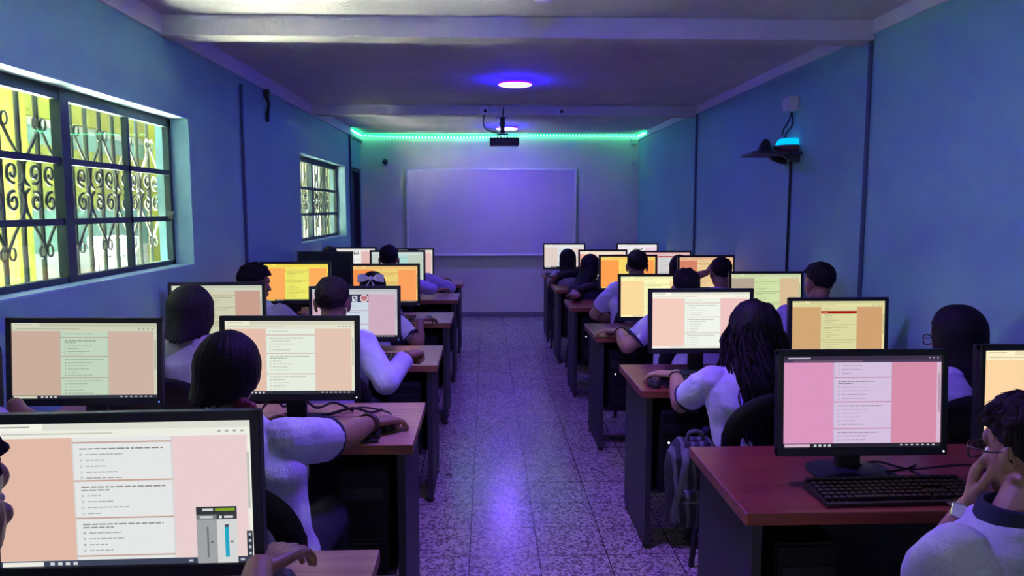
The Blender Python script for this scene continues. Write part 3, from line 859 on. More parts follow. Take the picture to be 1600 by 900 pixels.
KB = [
 (P(1378, 765, 1).x, 0, 0, 0, '')]
kbs = [(1.14, 2.05, 1.5, 'wide black keyboard on the bare red desk under the pink page'),
       (-.60, 2.66, 0, 'black keyboard beneath the monitor the long-armed student faces'),
       (-.66, 4.02, 0, 'black keyboard below the page with a red emblem'),
       (-.74, 5.50, 0, 'black keyboard before the student with the white bow'),
       (-1.45, 2.68, 4, 'black keyboard under the tilted monitor at the left wall'),
       (1.03, 3.44, 0, 'black keyboard in front of the curly-haired student'),
       (1.10, 4.88, 0, 'black keyboard below the pale yellow page'),
       (1.18, 6.32, 0, 'black keyboard below the strong orange page'),
       (.93, 9.14, 0, 'black keyboard at the aisle end of the last desk'),
       (1.72, 3.46, 0, 'black keyboard below the page with a red banner')]
for x, y, a, lab in kbs: place(kp, x, y, TOPZ, a, lab + '', 'keyboard', 'black keyboards')
MICE = {}
for key, px, py, lab in (('P2', 607, 660, 'black mouse under the hand with the brown bracelet'), ('P1', 438, 905, 'black mouse under the hand closest to the photographer'), ('P3R', 634, 556, 'black mouse under the long-sleeved arm, left of the aisle'),
                         ('P4R', 670, 496, 'black mouse under the hand with a white bracelet'), ('Q2L', 1022, 596, 'black mouse under the hand of the curly-haired student'), ('Q3L', 953, 517, 'black mouse under the hand beside an orange screen glow')):
    q_ = P(px, py, 1); d_ = (q_ - CAM); t_ = (TOPZ + .02 - CAM.z) / d_.z; g_ = CAM + d_ * t_
    MICE[key] = g_
    place(mp_, g_.x, g_.y, TOPZ, 0, lab, 'mouse', 'black mice')
for x, y, lab in ((-.43, 2.78, 'black computer tower with lit white light under the second left desk'), (-.43, 4.12, 'black computer tower under the third left desk'), (-.43, 5.59, 'black computer tower under the fourth left desk'), (-.43, 6.96, 'black computer tower under the fifth left desk'),
                  (.86, 2.16, 'black computer tower in the dark under the bare red desk'), (.86, 3.53, 'black computer tower under the desk of the curly-haired student'), (.86, 4.96, 'black computer tower under the third red desk'), (.86, 6.39, 'black computer tower under the fourth red desk'), (.86, 7.77, 'black computer tower under the fifth red desk')):
    place(tp, x, y, .2795, 0, lab, 'computer', 'computer towers')

TZ = TOPZ + .005
cable([P(1335, 722, 2.27), (1.19, 2.24, TZ), (1.235, 2.17, TZ + .03), (1.28, 2.19, TZ + .035), (1.30, 2.24, TZ), (1.36, 2.12, TZ)], 'black cable curling behind the wide keyboard on the red desk', .0035)
cable([(1.10, 2.28, TZ), (1.22, 2.30, TZ + .01), (1.30, 2.26, TZ), (1.40, 2.20, TZ + .03), (1.48, 2.22, TZ + .02), (1.53, 2.16, TZ)], 'long black cable arching beside the pink page monitor', .0035)
g_ = MICE['P2']
cable([(g_.x, g_.y + .05, TZ + .01), (g_.x - .02, g_.y + .16, TZ + .01), (g_.x - .14, g_.y + .22, TZ + .015), (g_.x - .26, g_.y + .14, TZ + .01), (g_.x - .36, g_.y + .2, TZ)], 'red-lit mouse cable arching over the tan desk', .0035, 'mouse_cable')
cable([(-.9, 3.02, TZ), (-.84, 2.99, TZ + .06), (-.80, 3.0, TZ + .02), (-.74, 2.98, TZ + .07), (-.68, 3.02, TZ + .01), (-.6, 2.98, TZ + .04), (-.53, 3.0, TZ)], 'tangled black cables behind the second row keyboard', .005)
cable([(-.62, 2.95, TZ), (-.52, 2.93, TZ + .03), (-.46, 2.98, TZ), (-.42, 3.02, TZ)], 'short black plug lead on the tan desk', .006)

# ------------------------------------------------------------------ chairs
CH = mat('black_chair_plastic', (.018, .018, .022), .5)


def make_chair(solid):
    root = empty('classroom_chair', (0, 0, 0))
    MB().loft([((0, 0, .405), .20, .19), ((0, 0, .425), .215, .205), ((0, 0, .436), .20, .19)], 32, power=4).build('seat', CH, root, True)
    b = MB(); path = []
    for i in range(25):
        a = math.pi * i / 24; path.append((-.20 * math.cos(a), -.215 - .05 * math.sin(a) ** .6 if 0 < i < 24 else -.20, .60 + .245 * math.sin(a) ** .5 if 0 < i < 24 else .43))
    pp = smooth_path(path, 3)
    b.tube(pp, [.030 + .016 * sm(.55, .84, p_.z) for p_ in pp], 10, flat=.42)
    b.build('backrest', CH, root, True)
    if solid:
        MB().tube([(0, -.21, .44), (0, -.232, .55), (0, -.255, .68), (0, -.268, .80), (0, -.268, .85)], [.19, .195, .195, .19, .16], 16, flat=.06).build('back_panel', CH, root, True)
    else:
        MB().tube([(-.19, -.225, .60), (-.09, -.24, .60), (0, -.244, .60), (.09, -.24, .60), (.19, -.225, .60)], [.06, .065, .065, .065, .06], 10, flat=.18).build('back_slat', CH, root, True)
    for sx in (-1, 1):
        MB().tube([(sx * .18, .16, .41), (sx * .20, .19, .2), (sx * .215, .205, 0)], .013, 10).build('leg', CH, root, True)
        MB().tube([(sx * .18, -.17, .41), (sx * .20, -.205, .2), (sx * .215, -.235, 0)], .013, 10).build('leg', CH, root, True)
    return root


def sm(a, b, x):
    t = max(0, min(1, (x - a) / (b - a))); return t * t * (3 - 2 * t)


chair0 = make_chair(False); chair1 = make_chair(True)


def chair(x, y, rz, label, solid=False):
    return place(chair1 if solid else chair0, x, y, 0, rz, label, 'chair', 'black classroom chairs')

# ------------------------------------------------------------------ people
SKIN = mat('brown_skin', (.30, .155, .095), .5, 0, .08, 30)
SKIN2 = mat('light_brown_skin', (.42, .235, .155), .5, 0, .08, 30)
SHIRT = mat('white_polo_lamp_tint', (.62, .58, .84), .85, 0, .04, 20, .25, 140)  # white cloth tinted violet; the blue lamps' cast is put into its colour
SHIRTG = mat('pale_grey_cloth', (.50, .48, .50), .85, 0, .04, 20, .25, 140)
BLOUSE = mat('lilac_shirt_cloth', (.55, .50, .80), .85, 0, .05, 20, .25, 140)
DARKCL = mat('dark_jacket_cloth', (.03, .028, .045), .85, 0, .1, 20)
NAVY = mat('navy_trim_cloth', (.015, .02, .06), .8)
TROUS = mat('navy_trouser_cloth', (.02, .022, .04), .85, 0, .1, 20)
SHOE = mat('black_shoe', (.012, .012, .014), .4)
EYEW = mat('eye_white', (.7, .68, .66), .25); IRIS = mat('dark_iris', (.03, .015, .01), .15)
LIPM = mat('lip_skin', (.28, .10, .085), .45)


def hair_mat(name, col, rough=.62):
    m = mat(name, col, rough, spec=.18)
    nt = m.node_tree; b = nt.nodes['Principled BSDF']
    tc = nt.nodes.new('ShaderNodeTexCoord'); mp = nt.nodes.new('ShaderNodeMapping'); mp.inputs['Scale'].default_value = (1, 1, .12)
    n = nt.nodes.new('ShaderNodeTexNoise'); n.inputs['Scale'].default_value = 260; n.inputs['Detail'].default_value = 2
    nt.links.new(tc.outputs['Object'], mp.inputs[0]); nt.links.new(mp.outputs[0], n.inputs['Vector'])
    bp = nt.nodes.new('ShaderNodeBump'); bp.inputs['Strength'].default_value = .5; bp.inputs['Distance'].default_value = .004
    nt.links.new(n.outputs['Fac'], bp.inputs['Height']); nt.links.new(bp.outputs[0], b.inputs['Normal'])
    return m


HAIR = hair_mat('black_hair', (.013, .011, .012)); HAIRB = hair_mat('dark_brown_hair', (.022, .016, .014))


def vox(mb, size, disp=None, smooth=3, name='body'):
    """one continuous closed surface out of overlapping shapes"""
    me = mb.mesh('t'); o = bpy.data.objects.new('t', me); COL.objects.link(o)
    m = o.modifiers.new('r', 'REMESH'); m.mode = 'VOXEL'; m.voxel_size = size; m.use_smooth_shade = True
    if smooth:
        s = o.modifiers.new('s', 'SMOOTH'); s.factor = .5; s.iterations = smooth
    dg = bpy.context.evaluated_depsgraph_get(); dg.update()
    out = bpy.data.meshes.new_from_object(o.evaluated_get(dg)); out.name = name
    bpy.data.objects.remove(o); bpy.data.meshes.remove(me)
    out.materials.clear()
    if disp:
        ns = [v.normal.copy() for v in out.vertices]
        for v, n_ in zip(out.vertices, ns): v.co += n_ * disp(v.co)
    for p_ in out.polygons: p_.use_smooth = True
    return out


def ik(S, W, la, lb, hint):
    """elbow between shoulder S and wrist W, bending towards hint"""
    d = W - S; L = d.length; k = max(1, L / (la + lb) * 1.005); la *= k; lb *= k
    L = min(L, la + lb - 1e-4); u = d.normalized(); a = (la * la - lb * lb + L * L) / (2 * L); h = math.sqrt(max(0, la * la - a * a))
    side = (hint - u * hint.dot(u)).normalized()
    return S + u * a + side * h


def hand_shapes(mb, W, f, n, side, pose, s=1.0):
    """palm, five separate fingers and a thumb leaving the side of the palm; f towards knuckles, n = back of the hand"""
    f = f.normalized(); n = (n - f * n.dot(f)).normalized(); l = f.cross(n).normalized() * side   # l points to the thumb's side
    spread = {'mouse': .25, 'flat': .3, 'face': .12, 'fist': .05}[pose]
    curl = {'mouse': (16, 30, 22), 'flat': (12, 16, 12), 'face': (22, 26, 20), 'fist': (70, 80, 50)}[pose]
    lat = (.031, .0105, -.0105, -.030); ln = (.94, 1.05, .98, .78); kn = (.088, .092, .088, .080)
    for i in range(4):
        k0 = W + (f * .012 + l * lat[i] * .55) * s; k1 = W + (f * kn[i] + l * lat[i] + n * .003) * s
        mb.cap(k0, k1, .0145 * s, .0115 * s, 10)
        p = k1; d = (f + l * lat[i] / .03 * spread * .35).normalized(); ang = 0
        for j, (seg, r0, r1) in enumerate(((.042, .0102, .0092), (.027, .0092, .0083), (.021, .0083, .0070))):
            ang = curl[j]; ax = l * side * side
            rot = Matrix.Rotation(R(-ang) * side, 3, l * side) if False else None
            c_, s_ = math.cos(R(ang)), math.sin(R(ang))
            nn = d.cross(l).normalized()
            if nn.dot(n) < 0 and j == 0: nn = -nn
            if j == 0: dn = nn
            d2 = d * c_ - dn * s_; dn = dn * c_ + d * s_; d = d2.normalized()
            q_ = p + d * seg * ln[i] * s; mb.cap(p, q_, r0 * s, r1 * s, 10); p = q_
    mb.ell(W + (f * .05 + n * .0) * s, (.001,) * 3)
    t0 = W + (f * .020 + l * .022 - n * .004) * s
    if pose == 'fist': t1 = t0 + (f * .035 + l * .014 - n * .018) * s; t2 = t1 + (f * .022 - l * .016 - n * .012) * s; t3 = t2 + (-l * .02 + f * .008) * s
    else: t1 = t0 + (f * .032 + l * .028 - n * .008) * s; t2 = t1 + (f * .030 + l * .010 - n * .008) * s; t3 = t2 + (f * .024 - n * .006) * s
    mb.cap(t0, t1, .0145 * s, .0118 * s, 10); mb.cap(t1, t2, .0115 * s, .0100 * s, 10); mb.cap(t2, t3, .0100 * s, .0078 * s, 10)


def sm(a, b, x):
    t = max(0, min(1, (x - a) / (b - a))); return t * t * (3 - 2 * t)


def interp(tab, x):
    for (x0, y0), (x1, y1) in zip(tab, tab[1:]):
        if x <= x1: return y0 + (y1 - y0) * sm(x0, x1, x)
    return tab[-1][1]


STY = {
 'short':   dict(phi=[(0, 58), (55, 66), (82, 84), (100, 100), (122, 122), (180, 134)], th=.015, nape=.12, drop=[(0, 0), (180, 0)], noise=.0055, freq=42),
 'tousled': dict(phi=[(0, 66), (55, 72), (82, 88), (98, 104), (122, 124), (180, 134)], th=.026, nape=.25, drop=[(0, 0), (180, 0)], noise=.011, freq=34),
 'round':   dict(phi=[(0, 56), (50, 66), (80, 92), (110, 112), (180, 124)], th=.017, nape=.75, drop=[(0, 0), (180, 0)], noise=.0015, freq=30),
 'long':    dict(phi=[(0, 54), (45, 62), (75, 92), (180, 96)], th=.020, nape=1, drop=[(0, 0), (48, 0), (78, .20), (110, .30), (180, .36)], noise=.0022, freq=26, flare=.012),
 'short_long': dict(phi=[(0, 54), (45, 62), (75, 92), (180, 96)], th=.020, nape=1, drop=[(0, 0), (48, 0), (78, .10), (110, .16), (180, .19)], noise=.002, freq=26, flare=-.012),
 'curly':   dict(phi=[(0, 56), (45, 62), (75, 92), (180, 96)], th=.030, nape=1, drop=[(0, 0), (45, 0), (72, .30), (110, .42), (180, .52)], noise=.014, freq=20, flare=.05),
}


def hair_mesh(style, seed, length=1.0, sway=0.0, narrow=0.0, worlddown=Vector((0, 0, -1))):
    st = STY[style]; NT, NP = 132, 46
    rx, ry, rz = .0745, .0945, .086; C0 = Vector((0, -.012, .030)); th = st['th']
    bm = bmesh.new(); so = Vector((seed * 3.7, seed * 1.3, 0)); layers = []
    for lay in (0, 1):
        g = []
        for i in range(NT):
            a = 2 * math.pi * i / NT; deg = abs((math.degrees(a) + 180) % 360 - 180)
            pm = R(interp(st['phi'], deg)); dl = interp(st['drop'], deg) * length
            groove = .0008 * math.sin(a * 31 + 2.2 * noise.noise(Vector((a * 3, seed, 0)))) + .0007 * math.sin(a * 67 + seed)
            tipn = 1 + .12 * noise.noise(Vector((math.cos(a) * 9, math.sin(a) * 9, seed))) + .05 * noise.noise(Vector((math.cos(a) * 40, math.sin(a) * 40, seed)))
            arc_ = pm * .088; tot = arc_ + dl * tipn; col = []
            for j in range(NP):
                t = j / (NP - 1) * tot
                if t <= arc_ or dl < 1e-4:
                    ph = min(t, arc_) / .088; fr = ph / pm
                    th_ = th * (1 - (1 - st['nape']) * sm(.45, 1, fr)) if dl < .02 else th
                    if deg < 60: th_ = th * (1 - .6 * sm(.6, 1, fr) * (1 - deg / 60))
                    base = Vector((math.sin(ph) * math.sin(a), math.sin(ph) * math.cos(a), math.cos(ph)))
                    p = C0 + Vector((base.x * (rx + th_), base.y * (ry + th_), base.z * (rz + th_ * 1.1)))
                    nrm = base
                else:
                    base = Vector((math.sin(pm) * math.sin(a), math.sin(pm) * math.cos(a), math.cos(pm)))
                    d_ = t - arc_; e_ = d_ / .36
                    k = 1 + st.get('flare', 0) * 6 * e_ - .0 * e_
                    p = C0 + Vector((base.x * (rx + th) * (k - narrow * sm(0, .6, e_)), base.y * (ry + th) * (1 - .10 * sm(0, .8, e_)), base.z * (rz + th)))
                    p += worlddown * d_ - Vector((0, 1, 0)) * (.085 * sm(.02, .22, d_) * max(0, -base.y)); p.x += sway * d_ * d_ * 4
                    nrm = Vector((base.x, base.y, 0)).normalized()
                nz = noise.noise(p * st['freq'] + so) * st['noise'] + noise.noise(p * st['freq'] * 2.6 + so) * st['noise'] * .5
                wgt = sm(0, .35, t / max(tot, 1e-4))
                p = p + nrm * ((groove * wgt + nz) if lay == 0 else -.010 - (.012 if dl > .02 and t > arc_ else 0))
                col.append(bm.verts.new(p))
            g.append(col)
        layers.append(g)
    for lay, g in enumerate(layers):
        for i in range(NT):
            b = g[(i + 1) % NT]; a = g[i]
            for j in range(NP - 1):
                q_ = (a[j], a[j + 1], b[j + 1], b[j])
                bm.faces.new(q_ if lay == 0 else tuple(reversed(q_)))
    for i in range(NT):
        k = (i + 1) % NT
        bm.faces.new((layers[0][i][-1], layers[1][i][-1], layers[1][k][-1], layers[0][k][-1]))
    bmesh.ops.remove_doubles(bm, verts=[c_[0] for c_ in layers[0]], dist=.02); bm.faces.ensure_lookup_table()
    return bm


def person(label, head, yaw=0, hyaw=0, hpitch=8, hroll=0, style='short', hairm=None, shirt=None, sleeve=.72, right=None, left=None, fine=False, fat=1.0,
           skin=None, hip=None, trim=None, length=1.0, sway=0, narrow=0, rpose='mouse', lpose='flat', rn=(0, 0, 1), ln_=(0, 0, 1), extras=(), female=False, collar=None, relbow=None, lelbow=None, ears=True, sidelean=0, strands=0, chairlabel=None, rf=None, lf_=None, girth=1.0, chair_dx=0, chair_dy=0, neck=.158, arm=.94, solid=False):
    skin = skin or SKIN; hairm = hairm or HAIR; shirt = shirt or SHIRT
    Hw = Vector(head); hipw = Vector(hip) if hip else Vector((Hw.x, Hw.y - .10, 0)); hipw.z = 0
    root = empty('person', hipw, R(yaw), label, 'person')
    inv = (Matrix.Translation(hipw) @ Matrix.Rotation(R(yaw), 4, 'Z')).inverted()
    Hd = inv @ Hw
    shz = max(.80, Hd.z - neck); k = (shz - .44) / .49
    ly = Hd.y - .025; lx = Hd.x - sidelean

    def sp(z0, dx=0, dy=0):
        t = max(0, (z0 - .5) / .5); return Vector((lx * .92 * t ** 1.2 + dx, ly * .88 * t ** 1.1 + dy, .44 + k * (z0 - .44)))
    sw = (.158 if female else .172) * fat ** .5
    gw = fat * girth
    SECS = [(.445, .150, .105), (.50, .168 * gw, .118 * gw), (.60, .150 * gw, .110 * gw), (.72, .150 * gw, .108 * gw), (.82, .165 * gw, .112 * gw), (.88, .172, .105), (.925, .150, .088), (.955, .105, .070), (.985, .062, .058)]
    v = .0042 if fine else .0065
    # joints
    J = {}
    for s, key, tgt, el in ((1, 'R', right, relbow), (-1, 'L', left, lelbow)):
        S = sp(.905, s * sw)
        if tgt is None: W = Vector((s * .13 + Hd.x * .5, Hd.y + .30, .80))
        else: W = inv @ Vector(tgt)
        hint = (Vector(el) if el else Vector((s * .4, -.3, -.8)))
        E = ik(S, W, .275 * arm, .245 * arm, hint); J[key] = (S, E, W)
    # ---------------------------------------------------------------- body
    HM = Matrix.Translation(Hd) @ Matrix.Rotation(R(hyaw), 4, 'Z') @ Matrix.Rotation(R(-hpitch), 4, 'X') @ Matrix.Rotation(R(hroll), 4, 'Y')
    hr = HM.to_3x3()
    b = MB()
    b.loft([(sp(z), a, c) for z, a, c in SECS], 28, power=2.3)
    nb = sp(.965); b.cap(nb, HM @ Vector((0, -.02, -.05)), .056 if not female else .05, .052 if not female else .046, 16)

    def he(c, r_, e=None): b.ell(HM @ Vector(c), r_, hr @ e if e is not None else hr, 24, 16)
    he((0, -.012, .030), (.0735, .093, .085)); he((0, .028, -.035), (.060, .062, .078)); he((0, .060, -.090), (.028, .026, .022)); he((0, .072, -.060), (.032, .022, .028))
    he((0, .066, .028), (.052, .026, .030)); he((0, .0815, .020), (.040, .012, .008)); he((.036, .066, -.025), (.020, .018, .018)); he((-.036, .066, -.025), (.020, .018, .018))
    b.cap(HM @ Vector((0, .088, .008)), HM @ Vector((0, .110, -.030)), .0075, .0105, 10); he((.011, .098, -.034), (.008, .010, .007)); he((-.011, .098, -.034), (.008, .010, .007))
    he((0, .093, -.058), (.021, .008, .0055)); he((0, .091, -.068), (.018, .008, .006))
    if ears:
        for s in (-1, 1):
            e = Matrix.Rotation(R(-22 * s), 3, 'Z')
            he((s * .0785, -.012, -.006), (.0085, .019, .031), e); he((s * .083, -.020, .006), (.006, .011, .020), e); he((s * .076, -.004, -.032), (.007, .010, .010))
    for s, key in ((1, 'R'), (-1, 'L')):
        S, E, W = J[key]
        b.cap(S + Vector((-s * .02, 0, -.005)), E, .052 * fat, .040 * fat, 14); b.cap(E, E.lerp(W, .35), .040 * fat, .041 * fat, 14); b.cap(E.lerp(W, .35), W, .041 * fat, .026 * fat ** .5, 14)
        f = (W - E); f = f * .6 + (Vector((0, .06, -.02)) if (tgt is not None or True) else Vector())
        ov = rf if s > 0 else lf_
        if ov is not None: f = inv.to_3x3() @ Vector(ov)
        nn = inv.to_3x3() @ Vector(rn if s > 0 else ln_)
        hand_shapes(b, W + f.normalized() * .005, f, nn, -s if False else (-1 if s > 0 else 1), rpose if s > 0 else lpose, 1.0)
    KN, AN = {}, {}
    for s in (-1, 1):
        hp = Vector((s * .085, 0, .52)); kn = Vector((s * .115, .43, .50)); an = Vector((s * .115, .40, .085))
        b.cap(hp, kn, .078 * min(gw, 1.15), .058, 16); b.cap(kn, kn.lerp(an, .35), .056, .052, 16); b.cap(kn.lerp(an, .35), an, .052, .036, 14)
        b.cap(an - Vector((0, .02, .025)), an + Vector((s * .01, .14, -.05)), .034, .026, 12)
    link('body', vox(b, v, None, 3 if fine else 2), skin, root)
    # ---------------------------------------------------------------- eyes, lips
    ey = MB()
    for s in (-1, 1): ey.ell(HM @ Vector((s * .029, .0725, -.004)), (.0125, .009, .0085), hr, 14, 10)
    ey.build('eyes', EYEW, root, True)
    ir = MB()
    for s in (-1, 1): ir.ell(HM @ Vector((s * .029, .0795, -.004)), (.0055, .003, .0055), hr, 12, 8)
    ir.build('irises', IRIS, root, True)
    # ---------------------------------------------------------------- clothes
    c = MB(); so = Vector((Hw.x * 7, Hw.y * 5, 0))
    c.loft([(sp(z), a + .013, d + .013) for z, a, d in SECS if .49 < z < .96] + [(sp(.972), .098, .086), (sp(.992), .074, .072)], 28, power=2.3)
    for s, key in ((1, 'R'), (-1, 'L')):
        S, E, W = J[key]; e0 = S + Vector((-s * .02, 0, 0))
        if sleeve <= 1:
            c.cap(e0, S.lerp(E, .35), .064 * fat, .060 * fat, 16); c.cyl(S.lerp(E, .3), S.lerp(E, sleeve), .060 * fat, .060 * fat, 18)
        else:
            c.cap(e0, E, .064 * fat, .054 * fat, 16); c.cap(E, E.lerp(W, .4), .054 * fat, .052 * fat, 16); c.cyl(E.lerp(W, .35), E.lerp(W, sleeve - 1), .052 * fat, .044 * fat, 16)

    def wr(co):
        return .0045 * noise.noise(co * 13 + so) + .0030 * noise.noise(Vector((co.x * 30, co.y * 26, co.z * 14)) + so) + .004 * max(0, math.sin((co.x * 22 + co.z * 38) + 4 * noise.noise(co * 7 + so))) * (1 if co.z < shz else .4)
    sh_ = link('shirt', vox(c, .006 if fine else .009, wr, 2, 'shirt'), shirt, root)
    if trim is not None:
        for s, key in ((1, 'R'), (-1, 'L')):
            S, E, W = J[key]; a_, d_ = (S.lerp(E, sleeve), (E - S)) if sleeve <= 1 else (E.lerp(W, sleeve - 1), (W - E)); d_.normalize()
            r_ = (.0615 if sleeve <= 1 else .046) * fat
            MB().cyl(a_ - d_ * .011, a_ + d_ * .003, r_, r_ * 1.02, 28).build('sleeve_cuff', trim, root, True)
    if collar is not None:
        nb1 = sp(.955) + Vector((0, .005, .0)); mm = MB(); rings = []
        mm.loft([(nb1 + Vector((0, 0, -.02)), .098, .080), (nb1 + Vector((0, 0, .018)), .086, .082), (nb1 + Vector((0, .004, .050)), .070, .070), (nb1 + Vector((0, .004, .052)), .060, .060), (nb1, .06, .055)], 32).build('collar', collar, root, True)
    t = MB()
    t.loft([(Vector((0, 0, .44)), .162, .118), (Vector((0, 0, .50)), .176 * gw, .128 * gw), (Vector((0, 0, .56)), .162 * gw, .12 * gw)], 28, power=2.3)
    for s in (-1, 1):
        hp = Vector((s * .085, 0, .525)); kn = Vector((s * .115, .43, .50)); an = Vector((s * .115, .40, .10))
        t.cap(hp, kn, .088 * min(gw, 1.15), .070, 16); t.cap(kn, an, .070, .056, 16)
    link('trousers', vox(t, .011, lambda co: .003 * noise.noise(co * 16), 1, 'trousers'), TROUS, root)
    shoe = MB()
    for s in (-1, 1):
        o_ = Vector((s * .122, .47, 0)); shoe.loft([(o_, .047, .135), (o_ + Vector((0, 0, .03)), .048, .135), (o_ + Vector((0, -.02, .06)), .042, .10), (o_ + Vector((0, -.06, .09)), .04, .05)], 20)
    shoe.build('shoes', SHOE, root, True)
    # ---------------------------------------------------------------- hair
    bm = hair_mesh(style, Hw.x * 5 + Hw.y, length, sway, narrow, (hr.transposed() @ Vector((0, -.04, -1))).normalized())
    bmesh.ops.transform(bm, matrix=HM, verts=bm.verts); bmesh.ops.recalc_face_normals(bm, faces=bm.faces)
    me = bpy.data.meshes.new('hair'); bm.to_mesh(me); bm.free()
    for p_ in me.polygons: p_.use_smooth = True
    hh = link('hair', me, hairm, root)
    rnd = random.Random(int(Hw.y * 100))
    if strands:
        st_ = MB()
        for i in range(strands):
            a = rnd.uniform(0, 2 * math.pi); deg = abs((math.degrees(a) + 180) % 360 - 180)
            if style == 'curly':
                if deg < 62: continue
                side_ = math.sin(a); z0 = rnd.uniform(-.05, .06); Lc = rnd.uniform(.20, .58) * length; ra = rnd.uniform(.008, .017); tw = rnd.uniform(28, 46); ph = rnd.uniform(0, 6)
                bx, by = .113 * math.sin(a), .130 * math.cos(a) - .012; pp = []
                for q_ in range(34):
                    d_ = q_ / 33 * Lc; kk = (.86 + .14 * sm(0, .06, d_)) * (1 + .36 * d_ / .4)
                    pp.append(HM @ Vector((bx * kk + ra * math.cos(tw * d_ + ph) * min(1, d_ * 20), by + ra * math.sin(tw * d_ + ph) * min(1, d_ * 20), 0)) + Vector((0, -.085 * sm(.02, .24, d_) * max(0, -math.cos(a)), z0 - d_)))
                st_.tube(pp, [.0052 * (1 - .6 * q_ / 33) for q_ in range(34)], 6)
            else:
                pm = R(interp(STY[style]['phi'], deg)); r1 = STY[style]['th'] + rnd.uniform(.0, .006); pp = []
                p0 = rnd.uniform(0, .5) * pm; ex = rnd.uniform(.01, .05); lift = rnd.uniform(.002, .016); wig = rnd.uniform(-.25, .25)
                for q_ in range(9):
                    f_ = q_ / 8; ph = p0 + (min(pm, p0 + ex / .09 * 3) - p0) * f_; aa = a + wig * f_
                    rr = Vector((math.sin(ph) * math.sin(aa), math.sin(ph) * math.cos(aa), math.cos(ph)))
                    e_ = r1 * .8 + lift * f_ * f_
                    pp.append(HM @ (Vector((0, -.012, .03)) + Vector((rr.x * (.0745 + e_), rr.y * (.0945 + e_), rr.z * (.086 + e_)))))
                rb = rnd.uniform(.0012, .0030) if style == 'tousled' else .0009
                st_.tube(pp, [rb * (1 - .8 * q_ / 8) for q_ in range(9)], 5)
        st_.build('curls' if style == 'curly' else 'stray_strands', hairm, hh, True)
    for fn in extras: fn(root, HM, J, sp)
    if chairlabel is not None:
        chair(hipw.x + chair_dx, hipw.y - .02 + chair_dy, yaw, chairlabel, solid)
    return root, J, HM


# ---- worn pieces
def band(key, t, r, m, name='bracelet', wdt=.012, beads=0):
    def fn(root, HM, J, sp):
        S, E, W = J[key]; c = E.lerp(W, t); d = (W - E).normalized(); x_ = d.orthogonal().normalized(); y_ = d.cross(x_)
        m_ = MB()
        if beads:
            for i in range(beads):
                a = 2 * math.pi * i / beads; m_.ell(c + (x_ * math.cos(a) + y_ * math.sin(a)) * r, (wdt * .6,) * 3, None, 8, 6)
        else:
            m_.tube([c + (x_ * math.cos(2 * math.pi * i / 28) + y_ * math.sin(2 * math.pi * i / 28)) * r for i in range(28)], wdt * .5, 8, closed=True)
        m_.build(name, m, root, True)
    return fn


BRN = mat('brown_bracelet', (.05, .02, .015), .5); WHB = mat('white_bracelet', (.6, .58, .58), .5); BLKB = mat('black_bracelet', (.012, .012, .014), .4)
BOWM = mat('white_satin_ribbon', (.75, .74, .78), .5); MAG = mat('magenta_cloth', (.25, .02, .07), .7, 0, .4, 60)
LENS = bpy.data.materials.new('spectacle_lens'); LENS.use_nodes = True; nt = LENS.node_tree; nt.nodes.clear()
o_ = nt.nodes.new('ShaderNodeOutputMaterial'); mx_ = nt.nodes.new('ShaderNodeMixShader'); mx_.inputs[0].default_value = .08
t__ = nt.nodes.new('ShaderNodeBsdfTransparent'); g__ = nt.nodes.new('ShaderNodeBsdfGlossy'); g__.inputs['Roughness'].default_value = .03
nt.links.new(t__.outputs[0], mx_.inputs[1]); nt.links.new(g__.outputs[0], mx_.inputs[2]); nt.links.new(mx_.outputs[0], o_.inputs[0])


def glasses(root, HM, J, sp):
    m_ = MB(); fm_ = mat('black_spectacle_frame', (.015, .014, .016), .3)
    for s in (-1, 1):
        m_.tube([HM @ Vector((s * .034 + .027 * math.copysign(abs(math.cos(a)) ** .7, math.cos(a)), .110 - .006 * abs(math.cos(a)), -.006 + .021 * math.copysign(abs(math.sin(a)) ** .7, math.sin(a)))) for a in [2 * math.pi * i / 28 for i in range(28)]], .0024, 6, closed=True)
        m_.tube([HM @ Vector((s * .061, .104, .002)), HM @ Vector((s * .074, .085, .004)), HM @ Vector((s * .081, .03, .004)), HM @ Vector((s * .086, -.010, .012)), HM @ Vector((s * .084, -.03, -.008))], .0022, 6)
    m_.tube([HM @ Vector((-.008, .110, 0)), HM @ Vector((0, .113, .003)), HM @ Vector((.008, .110, 0))], .0024, 6)
    g_ = m_.build('glasses', fm_, root, True)
    for s in (-1, 1):
        l_ = MB(); l_.ell(HM @ Vector((s * .034, .109, -.006)), (.025, .0012, .020), HM.to_3x3(), 20, 10); l_.build('lens', LENS, g_, True)


def bow(root, HM, J, sp):
    m_ = MB()
    for s in (-1, 1):
        pts_ = [Vector((s * .006, -.118, .080)), Vector((s * .044, -.128, .112)), Vector((s * .084, -.124, .104)), Vector((s * .086, -.118, .056)), Vector((s * .042, -.124, .060))]
        m_.poly([HM @ p_ for p_ in pts_], HM.to_3x3() @ Vector((0, .022, 0)))
        m_.poly([HM @ p_ for p_ in (Vector((s * .004, -.122, .07)), Vector((s * .03, -.136, -.01)), Vector((s * .055, -.130, -.005)))], HM.to_3x3() @ Vector((0, .008, 0)))
    m_.ell(HM @ Vector((0, -.118, .080)), (.014, .016, .016), None, 12, 8)
    m_.build('hair_bow', BOWM, root, False)


def scrunchie(root, HM, J, sp):
    rnd = random.Random(4); m_ = MB(); c = HM @ Vector((.066, -.055, -.100))
    for i in range(22):
        a = 2 * math.pi * i / 22; m_.ell(c + Vector((.026 * math.cos(a), -.012 * math.sin(a), .030 * math.sin(a))), (.011 + .004 * rnd.random(),) * 3, None, 8, 6)
    m_.build('scrunchie', MAG, root, True)


